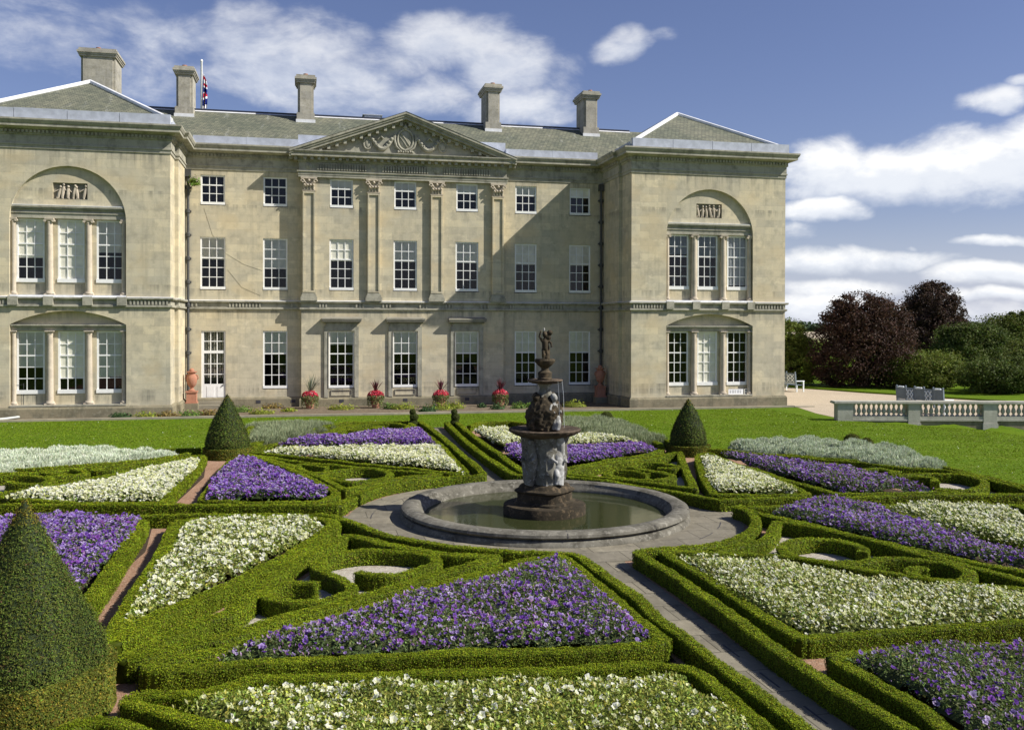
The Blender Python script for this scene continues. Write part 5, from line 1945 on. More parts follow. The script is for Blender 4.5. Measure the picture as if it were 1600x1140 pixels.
mounds('santolina_bed', 'mint-white santolina cushions along the lawn at the left edge', 'shrub bed', fill_spots([(-16, -17.4), (-12.2, -17.7), (-9.9, -17.9), (-9.1, -18.5), (-9.2, -19.4), (-11.2, -20.5), (-12.9, -21.3), (-16, -21.5)], .62, .50, .34), (.62, .68, .54), .045, 4200)
mounds('santolina_bed', 'grey-green santolina cushions beside the right lawn, behind the faded purple strip', 'shrub bed', fill_spots([(8.3, -20.9), (9.4, -20.0), (11.0, -19.8), (12.3, -20.9), (13.1, -22.6), (12.5, -25), (11.8, -26.1), (11.0, -25.4), (10.0, -23.6), (8.7, -22.2)], .5, .46, .36), (.42, .47, .365), .06, 4200)
mounds('catmint_bed', 'wispy grey-green catmint triangle on the lawn left of the far parterre', 'shrub bed', fill_spots([(-6.9, -10.5), (-4.2, -11.1), (-5.3, -14.2), (-6.7, -16.8)], .42, .42, .25), (.25, .285, .17), .08, 3000, True)
mounds('catmint_bed', 'wispy grey-green catmint mass behind the fountain, right of the white band', 'shrub bed', fill_spots([(4.4, -11.6), (7.0, -11.4), (7.0, -15.5), (6.6, -18.6), (5.9, -19.0), (4.5, -15)], .42, .42, .28), (.25, .285, .175), .08, 3000, True)


# ------------------------------------------------------------------ topiary
def topiary_cone(label, x, y, apex, dr, dh, cr, dens, leaf, seed=0, ex=1.13):
    t = thing('topiary_cone', label, 'topiary', (x, y, 0), group='clipped yew cones on box drums')
    H = apex - dh
    n = 40

    def prof(u):   # u 0..1 upward
        return cr * (1 - u ** ex) * (.90 + .10 * min(1, u * 9)) + .035 * (1 - u) ** .5 * (u < 1)
    us = np.linspace(0, 1, 26)
    S = Soup()
    ph = np.arange(n) * 2 * PI / n
    R = np.array([prof(u) for u in us])
    V = np.stack([R[:, None] * np.cos(ph), R[:, None] * np.sin(ph), np.broadcast_to((dh - .05 + (H + .05) * us)[:, None], (26, n))], -1).reshape(-1, 3)
    V[:, :2] *= (1 + .05 * wob(V + seed, .7) + .025 * wob(V + seed, 3))[:, None] * .985
    idx = np.arange(26 * n).reshape(26, n)
    nx = np.roll(idx, -1, 1)
    Q = np.stack([idx[:-1], nx[:-1], nx[1:], idx[1:]], -1).reshape(-1, 4)
    S.faces(V, Q, (.022, .034, .012), True)
    area = PI * cr * math.hypot(cr, H) * 1.15
    k = int(area * dens)
    u = 1 - np.sqrt(RNG.uniform(0, 1, k))
    a = RNG.uniform(0, 2 * PI, k)
    r = np.array([prof(v) for v in u])
    P = np.stack([r * np.cos(a), r * np.sin(a), dh - .05 + (H + .05) * u], 1)
    P[:, :2] *= (1 + .05 * wob(P + seed, .7) + .025 * wob(P + seed, 3))[:, None]
    N = np.stack([np.cos(a), np.sin(a), np.full(k, cr / H)], 1)
    P += N * np.where(RNG.uniform(0, 1, (k, 1)) < .03, RNG.uniform(.01, .05, (k, 1)), RNG.normal(0, .013, (k, 1)))
    c = vary((.085, .115, .020), k, .3, .1) * np.clip(1 + .22 * wob(P + seed, 1.1), .5, 1.6)[:, None]
    tipm = u > .86
    c[tipm] = c[tipm] * np.array((1.7, 1.15, .9))
    br = RNG.uniform(0, 1, k) < .04
    c[br] = vary((.10, .07, .03), br.sum(), .2)
    S.leaves(P, N, leaf * RNG.uniform(.7, 1.4, k), .42, c, .55, .1)
    S.build('crown', 'yew', t)
    D = Soup()
    zs = np.linspace(0, 1, 7)
    V = np.stack([np.broadcast_to(dr * np.cos(ph), (7, n)), np.broadcast_to(dr * np.sin(ph), (7, n)), np.broadcast_to((zs * dh)[:, None], (7, n))], -1).reshape(-1, 3)
    V[:, :2] *= (.985 + .02 * wob(V, 1.4))[:, None]
    idx = np.arange(7 * n).reshape(7, n)
    nx = np.roll(idx, -1, 1)
    Q = np.stack([idx[:-1], nx[:-1], nx[1:], idx[1:]], -1).reshape(-1, 4)
    D.faces(V, Q, (.05, .065, .014), True)
    D.faces(V[-n:], np.arange(n)[None, :], (.05, .065, .014))
    k = int(dens * 2 * PI * dr * dh)
    a = RNG.uniform(0, 2 * PI, k)
    P = np.stack([dr * np.cos(a), dr * np.sin(a), RNG.uniform(0, dh, k)], 1)
    P[:, :2] *= (1 + .02 * wob(P, 1.4))[:, None]
    N = np.stack([np.cos(a), np.sin(a), np.full(k, .2)], 1)
    k2 = int(dens * PI * (dr ** 2 - (cr * .7) ** 2))
    a2 = RNG.uniform(0, 2 * PI, k2)
    r2 = np.sqrt(RNG.uniform((cr * .7) ** 2, dr ** 2, k2))
    P = np.vstack([P, np.stack([r2 * np.cos(a2), r2 * np.sin(a2), np.full(k2, dh)], 1)])
    N = np.vstack([N, np.tile((0, 0, 1.), (k2, 1))])
    c = vary((.115, .135, .02), k + k2, .3, .12) * np.clip(1 + .25 * wob(P, 1.5), .5, 1.6)[:, None]
    yl = RNG.uniform(0, 1, k + k2) < .18
    c[yl] = vary((.26, .22, .03), yl.sum(), .2)
    D.leaves(P, N, leaf * RNG.uniform(.8, 1.5, k + k2), .6, c, .55, .1)
    D.build('base_hedge', 'leaf', t)
    return t


topiary_cone('big dark yew cone on a drum hedge at the left edge, nearest the camera', -8.03, -37.74, 2.27, .89, .51, .80, 9000, .024, 0)
topiary_cone('far left yew cone standing on the lawn corner in front of the garden door', -7.43, -18.29, 1.99, .73, .33, .63, 2800, .042, 3, 1.55)
topiary_cone('far right yew cone standing in front of the right wing', 6.9, -20.59, 1.81, .70, .33, .55, 2800, .042, 6, 1.65)


def leafy_balls(name, label, x, y, balls, col, dens=3500, leaf=.04, group=None):
    S = Soup()
    for dx, dz, r in balls:
        k = int(dens * 4 * PI * r * r)
        D = RNG.normal(0, 1, (k, 3))
        D /= np.linalg.norm(D, axis=1)[:, None]
        P = np.array([x + dx, y, dz]) + D * r * (1 + RNG.normal(0, .04, (k, 1)))
        S.leaves(P, D, leaf * RNG.uniform(.7, 1.3, k), .5, vary(col, k, .25, .08), .5)
        m = MB().ball((x + dx, y, dz), r * .95, 14, 9)
        S.faces(np.array(m.v), np.array(m.f), np.array(col) * .4, True)
    return tag(S.build(name, 'yew'), label, 'topiary', group)


SP = [(0, .18, .19), (.03, .45, .165), (-.02, .66, .12)]
leafy_balls('spiral_topiary', 'small tiered box topiary left of the far end of the stone path', -.82, -11.15, SP, (.075, .095, .022), group='tiered topiaries at the far path end')
leafy_balls('spiral_topiary', 'small tiered box topiary right of the far end of the stone path', .80, -11.5, SP, (.075, .095, .022), group='tiered topiaries at the far path end')
leafy_balls('box_ball', 'small clipped box ball at the corner of the right catmint mass', 7.25, -11.3, [(0, .28, .26)], (.08, .10, .02))
leafy_balls('box_ball', 'low pair of clipped box domes on the lawn behind the right santolina', 13.0, -20.2, [(0, .2, .28), (.55, .12, .22)], (.10, .11, .02))


# ------------------------------------------------------------------ fountain
ft = thing('fountain', 'tall mossy tiered stone fountain with a cherub finial in a round stone basin', 'fountain', (FC[0], FC[1], 0))
m = MB()
m.lathe([(2.62, -.3), (2.62, .08), (2.66, .14), (2.72, .19), (2.74, .245), (2.80, .275), (2.92, .285), (3.03, .275), (3.10, .235), (3.11, .185), (3.06, .150), (3.02, .140), (3.02, .128), (3.08, .115), (3.13, .05), (3.14, .0), (3.14, -.3)], (0, 0, 0), 128, lambda a, z: 1 + .0012 * math.sin(23 * a) + .001 * math.sin(41 * a + 9 * z))
bas = m.build('basin', 'basin', ft, True)
j = MB()
for k in range(10):
    a = k * 2 * PI / 10 + .2
    j.tube([(2.76 * math.cos(a), 2.76 * math.sin(a), .262), (2.92 * math.cos(a), 2.92 * math.sin(a), .287), (3.085 * math.cos(a), 3.085 * math.sin(a), .252), (3.12 * math.cos(a), 3.12 * math.sin(a), .19)], .006, 5)
j.build('basin_joint', 'dark_ink', bas)
w = MB()
w.sheet([circ((0, 0), 2.66, 64)], lambda a, b: (a, b, .055))
w.build('water', 'water', ft)
m = MB()
m.lathe([(.90, -.2), (.90, .22), (.885, .255), (.86, .265), (.3, .266)], (0, 0, 0), 48)
m.build('plinth', 'fountain', ft, True)


def octo(a, z):
    return 1 / max(abs(math.cos((a + PI / 8) % (PI / 4) - PI / 8)), .1) * .96


def cross(a, z):     # four projecting piers
    c = abs(math.cos(2 * a))
    return .86 + .16 * c ** 3


m = MB()
m.lathe([(.66, .262), (.66, .30), (.63, .32), (.60, .335), (.60, .50), (.63, .52), (.66, .545), (.655, .57), (.60, .59), (.56, .62), (.54, .66), (.50, .69), (.40, .71)], (0, 0, 0), 64, lambda a, z: cross(a, z) * (1 + .012 * math.sin(19 * a + 30 * z)))
m.build('pedestal', 'fountain', ft, True)


def shaft(a, z):
    c = abs(math.cos(2 * a))
    return (.80 + .24 * c ** 2) * (1 + .018 * math.sin(24 * a) + .02 * math.sin(13 * a + 17 * z))


m = MB()
prof = []
for z in np.linspace(.70, 1.80, 24):
    t = (z - .70) / 1.1
    r = .44 + .055 * math.sin(t * PI * 1.1) * (1 - t) + .10 * t ** 3 + (.04 if t > .93 else 0)
    prof.append((r, z))
m.lathe(prof, (0, 0, 0), 72, shaft)
colm = m.build('column', 'limed', ft, True)


def figure(c, face, s=1.0, pose=0):
    """a chubby carved child: torso, head, arms and legs as one blended solid; face = facing angle"""
    b = MB()
    F = Vector((math.cos(face), math.sin(face), 0))
    R_ = Vector((F.y, -F.x, 0))
    O = Vector(c)

    def p(r, f, z):
        return O + R_ * r * s + F * f * s + Vector((0, 0, z * s))
    b.tube([p(0, 0, .30), p(0, .01, .42), p(0, 0, .56), p(0, -.01, .66)], [.085 * s, .10 * s, .105 * s, .06 * s], 12)
    b.ball(p(0, .01, .34), .10 * s, 12, 8)
    b.tube([p(0, 0, .64), p(0, .01, .72)], .045 * s, 8)
    b.ball(p(0, .015, .79), .085 * s, 14, 10, (1, 1, 1.12))
    b.ball(p(0, .09, .785), .018 * s, 6, 5)
    b.ball(p(0, -.02, .83), .085 * s, 12, 8)
    for q in (-1, 1):
        b.ball(p(q * .105, 0, .60), .05 * s, 8, 6)
        if pose == 0:
            arm = [p(q * .11, 0, .60), p(q * .18, .04, .50), p(q * .12, .12, .44)]
        elif pose == 1 and q > 0:
            arm = [p(q * .11, 0, .61), p(q * .19, .02, .74), p(q * .15, .04, .90)]
        else:
            arm = [p(q * .11, 0, .60), p(q * .2, .02, .52), p(q * .21, .06, .40)]
        b.tube(arm, [.045 * s, .038 * s, .03 * s], 8)
        b.ball(arm[-1], .036 * s, 8, 6)
        leg = [p(q * .05, .0, .32), p(q * .075, .06 + .03 * q, .17), p(q * .06, .02, .02)]
        b.tube(leg, [.065 * s, .05 * s, .036 * s], 9)
        b.ball(p(q * .06, .05, .015), .04 * s, 8, 5, (1, 1.4, .7))
    return b


for k in range(4):
    a = rad(-63) + k * PI / 2
    f_ = figure((.40 * math.cos(a), .40 * math.sin(a), .72), a, 1.12, 0)
    f_.tube([(.45 * math.cos(a), .45 * math.sin(a), .7), (.42 * math.cos(a + .3), .42 * math.sin(a + .3), 1.2), (.46 * math.cos(a + .1), .46 * math.sin(a + .1), 1.66)], [.11, .08, .10], 10)
    f_.ball((.50 * math.cos(a), .50 * math.sin(a), 1.70), .085, 10, 7)
    remeshed(f_, 'carved_figure', 'limed' if k else 'carved', ft, .016)  # right front figure in paler stone, imitating the lit side


def dish(prof, z0, n, lobes, amp):
    q = MB()
    q.lathe([(r, z) for r, z in prof], (0, 0, z0), n, lambda a, z: 1 + amp * abs(math.sin(lobes * a)) * (z > .02))
    return q


dish([(.30, -.12), (.48, -.09), (.66, -.035), (.75, .03), (.77, .075), (.74, .10), (.66, .085), (.3, .05)], 1.79, 96, 12, .035).build('lower_bowl', 'bowl', ft, True)
rock = MB()
prof = []
for z in np.linspace(1.86, 2.62, 40):
    t = (z - 1.86) / .76
    prof.append((.33 + .06 * math.sin(t * PI) - .16 * max(0, t - .55) / .45, z))
rock.lathe(prof, (0, 0, 0), 96)
RV = np.array(rock.v)
amp = 1 + .075 * wob(RV, 2.2) + .05 * wob(RV + 3, 5.5) + .025 * wob(RV + 7, 12)
RV[:, :2] *= amp[:, None]
rock.v = [tuple(q) for q in RV]
rock.build('rockwork', 'fountain', ft, True)
for k in range(4):
    a = rad(-58) + k * PI / 2
    f_ = figure((.27 * math.cos(a), .27 * math.sin(a), 1.88), a, .86, 0)
    f_.tube([(.34 * math.cos(a), .34 * math.sin(a), 1.9), (.40 * math.cos(a), .40 * math.sin(a), 2.02), (.31 * math.cos(a + .35), .31 * math.sin(a + .35), 2.2)], [.09, .07, .05], 8)
    remeshed(f_, 'carved_figure', 'fountain' if k else 'carved', ft, .015)
st_ = MB()
st_.lathe([(.2, 2.58), (.15, 2.66), (.11, 2.74), (.115, 2.80), (.16, 2.86), (.2, 2.89)], (0, 0, 0), 32, lambda a, z: 1 + .08 * math.sin(8 * a))
st_.build('stem', 'limed', ft, True)
dish([(.16, -.05), (.28, -.035), (.36, -.01), (.385, .025), (.37, .05), (.30, .045), (.1, .03)], 2.905, 80, 12, .03).build('upper_bowl', 'bowl', ft, True)
m = MB()
m.lathe([(.16, 2.93), (.165, 2.98), (.145, 3.0), (.15, 3.05), (.155, 3.10), (.13, 3.12), (.085, 3.15), (.08, 3.20), (.10, 3.22), (.15, 3.26), (.20, 3.32), (.215, 3.36), (.20, 3.40), (.12, 3.40)], (0, 0, 0), 40, lambda a, z: 1 + (.05 * abs(math.sin(6 * a)) if z > 3.2 else 0))
m.build('urn', 'fountain', ft, True)
f_ = figure((0, 0, 3.40), rad(-95), .66, 1)
f_.tube([(.03, .02, 3.4), (.06, .04, 3.6), (.02, .05, 3.82)], [.09, .07, .05], 8)
f_.ball((.11, -.01, 3.97), .062, 10, 8)
f_.ball((.08, 0, 3.86), .06, 8, 6)
f_.tube([(-.02, .0, 3.88), (-.02, 0, 4.05)], .014, 6)
remeshed(f_, 'cherub', 'fountain', ft, .014)
n_ = MB().lathe([(.016, 4.0), (.02, 4.03), (.016, 4.06), (.004, 4.08)], (-.02, 0, 0), 10)
n_.build('jet_nozzle', 'limed', ft, True)
d_ = MB()
for a, r0, z0, z1 in ((-.25, .38, 2.92, 1.9), (-.05, .385, 2.92, 1.9), (-1.0, .385, 2.92, 1.9)):
    x, y = math.cos(a), math.sin(a)
    d_.tube([(x * r0, y * r0, z0), (x * (r0 + .03), y * (r0 + .03), lerp(z0, z1, .3)), (x * (r0 + .05), y * (r0 + .05), z1)], .003, 5)
d_.build('falling_water', 'drip', ft)

# ------------------------------------------------------------------ balustrade
bal = thing('balustrade', 'pale stone balustrade with square piers between the lawn and the gravel terrace', 'balustrade', (BA[0], BA[1], 0), math.atan2(BD[1], BD[0]))
piers = [(0, .34), (3.02, .26), (6.36, .30), (9.8, .30), (13.2, .3)]
for x, hw in piers:
    p = MB()
    p.box(x - hw, x + hw, -.24, .24, -.9, .68)
    p.box(x - hw - .03, x + hw + .03, -.27, .27, -.9, -.12)
    p.box(x - hw - .02, x + hw + .02, -.26, .26, .68, .72)
    p.build('pier', 'balu', bal)
rail = MB()
rail.box(-.45, 13.6, -.26, .26, .721, .75)
rail.box(-.50, 13.65, -.31, .31, .75, .81)
rail.box(-.48, 13.63, -.28, .28, .81, .845)
rail.build('rail', 'balu', bal)
bm_ = MB()
bm_.lathe([(.085, 0), (.085, .05), (.05, .065), (.045, .10), (.065, .13), (.092, .19), (.095, .23), (.075, .30), (.05, .37), (.042, .42), (.055, .435), (.055, .455), (.04, .47), (.08, .49), (.08, .54)], (0, 0, 0), 14)
proto = None
for (xa, ha), (xb, hb), cnt in zip(piers[:-1], piers[1:], (11, 12, 12, 12)):
    a, b = xa + ha, xb - hb
    q = MB()
    q.box(a + .002, b - .002, -.2, .2, .06, .18)
    q.box(a + .003, b - .003, -.23, .23, -.02, .06)
    q.build('base_rail', 'balu', bal)
    q = MB()
    q.box(a + .004, b - .004, -.18, .18, -.95, -.021)
    q.build('base_wall', 'plinth', bal)
    for k in range(cnt):
        xx = a + (k + .5) * (b - a) / cnt
        if proto is None:
            proto = bm_.build('baluster', 'balu', bal, True)
            o = proto
        else:
            o = proto.copy()
            scene.collection.objects.link(o)
            o.parent = bal
        o.location = (xx, 0, .18)


# ------------------------------------------------------------------ benches
def bench(label, x, y, rz, L, bays):
    t = thing('garden_bench', label, 'bench', (x, y, 0), rz)
    s = MB()
    for k in range(5):
        s.box(0, L, .08 + k * .1, .16 + k * .1, .42, .45)
    s.build('seat', 'bench', t)
    # local +y is the sitting side, the back leans away from it
    bk = MB()
    for k in range(bays):
        a, b = L * k / bays + .05, L * (k + 1) / bays - .05
        bk.box(a, b, -.055, -.02, .62, 1.12)
        bk.box(a - .05, b + .05, -.05, -.01, 1.12, 1.17)
    b_ = bk.build('backrest', 'bench', t)
    b_.rotation_euler = (rad(5), 0, 0)
    fr = MB()
    for k in range(bays + 1):
        xx = L * k / bays
        fr.box(xx - .035, xx + .035, -.06, .02, .3, 1.2)
        fr.ball((xx, -.02, 1.24), .05, 8, 6)
    fr.box(.036, L - .036, -.05, 0, .52, .60)
    f_ = fr.build('back_frame', 'bench', t)
    f_.rotation_euler = (rad(5), 0, 0)
    orn = MB()
    orn.box(.04, L - .04, -.075, -.062, .545, .575)
    for k in range(bays):
        a, b = L * k / bays + .06, L * (k + 1) / bays - .06
        if k % 2 == 1 or bays < 3:
            for q in range(2):
                xa, xb = lerp(a, b, q / 2) + .02, lerp(a, b, (q + 1) / 2) - .02
                for z0, z1 in ((.64, .88), (.86, 1.1)):
                    orn.tube([(xa, -.07, z0), (xb, -.07, z1)], .024, 5)
                    orn.tube([(xb, -.072, z0), (xa, -.072, z1)], .024, 5)
        else:
            for q in range(4):
                orn.ball((lerp(a, b, (q + 1) / 5), -.03, 1.20), .05, 8, 5)
    o_ = orn.build('fretwork', 'benchw', t)
    o_.rotation_euler = (rad(5), 0, 0)
    for xx in (.02, L - .02):
        am = MB()
        am.box(xx - .04, xx + .04, -.02, .62, .66, .71)
        am.build('armrest', 'benchw', t)
        for yy in (.02, .56):
            lg = MB()
            lg.box(xx - .035, xx + .035, yy - .035, yy + .035, 0, .66 if yy > .1 else .42)
            lg.build('leg', 'benchw', t)
    return t


bl, br_ = np.array([23.35, -7.99]), np.array([24.02, -10.49])
dv = br_ - bl
bench('long blue-grey panelled bench with pale fretwork seen from behind over the balustrade', bl[0], bl[1], math.atan2(dv[1], dv[0]), float(np.linalg.norm(dv)), 5)
bench('pale blue bench end showing past the corner of the right wing', 24.75, 6.3, rad(-78), 1.6, 2)
pd = thing('stone_pedestal', 'small white stone pot showing past the right wing above the bench end', 'pedestal', (25.3, 8.3, 0))
MB().box(-.25, .25, -.25, .25, 0, .62).build('pedestal_block', 'kerb', pd)
MB().lathe([(.12, .62), (.2, .7), (.26, .95), (.3, 1.0), (.3, 1.05), (.2, 1.05)], (0, 0, 0), 16).build('pot', 'white', pd, True)


# ------------------------------------------------------------------ urns, planters and border plants
def urn(label, x, y):
    t = thing('terracotta_urn', label, 'urn', (x, y, 0), group='terracotta urns on pedestals')
    b = MB()
    b.box(-.30, .30, -.30, .30, .0, .34)
    b.build('footing', 'plinth', t)
    p = MB()
    p.box(-.23, .23, -.23, .23, .34, .86)
    p.box(-.27, .27, -.27, .27, .34, .41)
    p.box(-.27, .27, -.27, .27, .86, .93)
    p.build('pedestal', 'terra', t)
    u = MB()
    u.lathe([(.15, .93), (.16, .97), (.09, 1.02), (.075, 1.08), (.12, 1.13), (.19, 1.22), (.235, 1.36), (.25, 1.50), (.235, 1.62), (.17, 1.72), (.155, 1.78), (.24, 1.83), (.25, 1.87), (.17, 1.88)], (0, 0, 0), 28, lambda a, z: 1 + (.025 * math.sin(10 * a) if 1.13 < z < 1.4 else 0))
    for q in (-1, 1):
        u.tube([(q * .2, 0, 1.45), (q * .30, 0, 1.55), (q * .26, 0, 1.68), (q * .17, 0, 1.72)], .03, 7)
    u.ball((0, 0, 1.92), .12, 12, 6)
    u.build('urn_body', 'terra', t, True)
    return t


urn('sunlit terracotta urn on a pedestal between the left wing and the garden door', -10.38, -.9)
urn('shaded terracotta urn on a pedestal in the corner by the right wing', 10.35, -.9)


def planter(label, x, y, spike, rs):
    t = thing('flower_planter', label, 'planter', (x, y, .0), group='planters of red begonias in front of the house')
    p = MB()
    p.lathe([(.17, 0), (.19, .05), (.18, .12), (.25, .38), (.29, .48), (.29, .54), (.22, .54)], (0, 0, 0), 20)
    p.build('pot', 'terra', t, True)
    S = Soup()
    k = 900
    D = RNG.normal(0, 1, (k, 3))
    D /= np.linalg.norm(D, axis=1)[:, None]
    P = np.array([0, 0, .56]) + D * np.array([.42, .38, .22])
    tr = RNG.uniform(0, 1, k) < .5
    P[tr, 2] -= RNG.uniform(0, .42, tr.sum())
    S.leaves(P, D, .085, .6, vary((.16, .19, .07), k, .3, .1), .6)
    S.build('trailing_foliage', 'plant', t)
    S = Soup()
    k = 420
    D = RNG.normal(0, 1, (k, 3))
    D[:, 2] = np.abs(D[:, 2])
    D /= np.linalg.norm(D, axis=1)[:, None]
    P = np.array([0, 0, .62]) + D * np.array([.38, .32, .28]) * RNG.uniform(.85, 1.06, (k, 1))
    cl = vary((.62, .075, .115), k, .25, .08)
    wh = RNG.uniform(0, 1, k) < .12
    cl[wh] = (.75, .5, .45)
    S.leaves(P, D, .095, .85, np.clip(cl, 0, .85), .5, .25)
    S.build('red_blossoms', 'petal', t)
    S = Soup()
    n = 70 if spike == 'grass' else 34
    for k in range(n):
        a = RNG.uniform(0, 2 * PI)
        ln = RNG.uniform(.65, 1.15) if spike == 'grass' else RNG.uniform(.5, .75)
        sp = RNG.uniform(.1, .75) if spike == 'grass' else RNG.uniform(.05, .8)
        tip = np.array([math.cos(a) * sp * ln + (.18 if spike == 'grass' else 0), math.sin(a) * sp * ln, ln * (1 - .3 * sp)])
        b = np.array([0, 0, .8])
        w_ = (.010 if spike == 'grass' else .022)
        sx = np.array([-math.sin(a), math.cos(a), 0]) * w_
        md = b + tip * .55 + np.array([0, 0, .06])
        c = vary((.17, .19, .15), 1, .2)[0] if spike == 'grass' else vary((.11, .035, .05), 1, .2)[0]
        S.faces([b - sx, b + sx, md + sx, md - sx], [[0, 1, 2, 3]], c)
        S.faces([md - sx, md + sx, b + tip], [[0, 1, 2]], c)
    S.build('spiky_leaves', 'plant', t)
    return t


planter('begonia planter furthest left, with a tall feathery grey-green grass', -4.79, -1.5, 'grass', 1)
planter('begonia planter with dark spiky leaves, second from the left, between two hooded windows', -1.6, -1.75, 'cord', 2)
planter('begonia planter with dark spiky leaves, third from the left, behind the right tiered topiary', 1.63, -1.95, 'cord', 3)
planter('begonia planter furthest right, pink and red, just left of the fountain top', 4.63, -2.2, 'cord', 4)


def border_plant(label, x, y, r, h, col, leaf=.11, n=160, asp=.5, dome=True):
    S = Soup()
    D = RNG.normal(0, 1, (n, 3))
    D[:, 2] = np.abs(D[:, 2])
    D /= np.linalg.norm(D, axis=1)[:, None]
    P = D * np.array([r, r * .7, h]) * RNG.uniform(.35, 1.05, (n, 1))
    P[:, 2] += .03
    S.leaves(P, D + np.array([0, -.2, .3]), leaf * RNG.uniform(.6, 1.4, n), asp, vary(col, n, .28, .1), .45, .15, .2)
    dm = MB().ball((0, 0, -.02), 1, 12, 8, (r * .8, r * .55, h * .6))
    if dome:
        S.faces(np.array(dm.v), np.array(dm.f), np.array(col) * .45, True)
    stems = 9
    for k in range(stems):
        a = RNG.uniform(0, 6.28)
        tip = np.array([math.cos(a) * r * .6, math.sin(a) * r * .4, h * .8])
        sx = np.array([-math.sin(a), math.cos(a), 0]) * .006
        S.faces([-sx, sx, tip + sx, tip - sx], [[0, 1, 2, 3]], (.08, .10, .03))
    o = S.build('border_plant', 'plant')
    o.location = (x, y, .03)
    return tag(o, label, 'plant', 'low plants in the house border')


YG, MG, DG, OL = (.26, .30, .045), (.14, .22, .05), (.07, .13, .05), (.24, .18, .06)
BP = [('grey-leaved low clump at the left end of the border, under the left wing', -13.0, -4.3, .55, .20, DG), ('yellow-green clump just left of the left wing corner', -11.9, -4.5, .6, .26, YG),
      ('olive-brown clump in front of the left wing corner', -11.0, -4.4, .6, .24, OL), ('mid-green clump below the sunlit urn', -10.1, -4.2, .6, .26, MG), ('olive clump left of the far left cone', -9.3, -4.0, .5, .26, OL),
      ('green clump just right of the far left cone, at the plinth', -8.0, -2.6, .7, .28, MG), ('yellow-green spreading clump right of the far left cone', -7.0, -3.8, .75, .24, YG), ('pale clump at the plinth under the ground window left of the temple front', -6.6, -.9, .6, .24, OL),
      ('low yellow-green clump between the far left cone and the first planter', -5.8, -3.0, .4, .16, YG), ('yellow-green clump between the first and second planters', -3.3, -2.2, .85, .28, YG), ('bright green clump right of the second planter', -.95, -2.4, .45, .3, MG),
      ('large yellow-green clump left of the tiered topiaries', -.35, -2.6, .8, .34, YG), ('dark leafy clump between the tiered topiaries', .62, -4.5, .55, .38, DG), ('yellow clump at the foot of the third planter', 1.5, -3.2, .85, .34, YG),
      ('tall yellow-green clump behind the right tiered topiary', 2.2, -2.9, .6, .42, YG), ('small round dark green clump between the third and fourth planters', 3.6, -2.6, .24, .2, DG), ('dark green clump just left of the fourth planter', 4.2, -3.6, .42, .26, DG),
      ('bright leafy clump just right of the fourth planter', 5.3, -3.4, .5, .32, MG), ('pale green clump left of the fountain column', 6.0, -3.0, .35, .25, MG), ('bushy yellow-green clump right of the fountain column', 8.3, -3.0, .85, .40, YG)]
for l_, x, y, r, h, c in BP:
    border_plant(l_, x, y, r, h, c)
fern = border_plant('small green fern growing high on the wall beside the left drainpipe', 0, 0, .3, .5, (.13, .20, .03), .2, 130, .3, False)
fern.location = (-10.35, -.3, 10.95)
del fern['group']

# ------------------------------------------------------------------ flag, signs, rope barrier
fp = thing('flagpole', 'white flagpole behind the roof with a limp red, white and blue flag', 'flagpole', (-11.13, 11.23, 0))
MB().lathe([(.075, 13.2), (.06, 20.1), (.09, 20.15), (.05, 20.25)], (0, 0, 0), 10).build('pole', 'white', fp, True)
fl = {'flagred': MB(), 'flagblue': MB(), 'flagwhite': MB()}
names = ['flagwhite', 'flagred', 'flagwhite', 'flagred', 'flagwhite', 'flagblue', 'flagblue', 'flagwhite', 'flagred', 'flagred', 'flagwhite', 'flagblue', 'flagblue', 'flagblue', 'flagwhite']
zz = np.array([19.45, 19.30, 19.08, 18.86, 18.70, 18.6, 18.42, 18.30, 18.16, 18.02, 17.9, 17.78, 17.62, 17.5, 17.42, 17.2])
cols_n = 14
for r_ in range(15):
    for k in range(cols_n):
        def P(kk, zi):
            u = kk / cols_n
            taper = .25 + .75 * min(1, (19.5 - zz[zi]) / .5)
            slant = -.25 * u * (1 if zi < 8 else -1)
            return (.08 + .25 * u * taper, .11 * math.sin(u * 11 + zi * .35) * taper, zz[zi] + slant * .6 + .0)
        nm = names[r_]
        if 4 <= k <= 6 and r_ > 6:
            nm = 'flagwhite' if k != 5 else 'flagred'
        fl[nm].poly([P(k, r_), P(k + 1, r_), P(k + 1, r_ + 1), P(k, r_ + 1)])
flag = fl['flagred'].build('flag', 'flagred', fp, False)
fl['flagblue'].build('blue_field', 'flagblue', flag, False)
fl['flagwhite'].build('white_band', 'flagwhite', flag, False)

sg = thing('sign_board', 'small tilted white sign with blue lettering on thin wires before the left wing', 'sign', (-17.5, -3.75, 0))
q = MB()
q.box(-.22, .22, -.01, .01, 1.27, 1.53)
s_ = q.build('board', 'signw', sg)
s_.rotation_euler = (0, rad(-9), 0)
q = MB()
for xx, w_ in ((-.13, .05), (-.07, .04), (-.02, .05), (.04, .035), (.09, .05)):
    q.box(xx - w_ / 2, xx + w_ / 2, -.014, -.011, 1.41, 1.445)
q.box(-.1, .06, -.014, -.011, 1.345, 1.36)
l_ = q.build('lettering', 'blue_ink', s_)
q = MB()
q.tube([(.38, 0, .02), (.40, 0, 1.55)], .012, 6)
q.tube([(-.16, 0, .02), (-.15, 0, 1.3)], .008, 5)
q.tube([(.3, 0, .02), (.31, 0, 1.3)], .008, 5)
q.build('stand_wire', 'iron', sg)
q = MB()
q.tube([(.40, 0, 1.5), (-.1, 0, 1.45), (-.6, -.2, 1.0), (-1.2, -.4, .75)], .008, 5)
q.build('cord', 'iron', sg)
rp = MB()
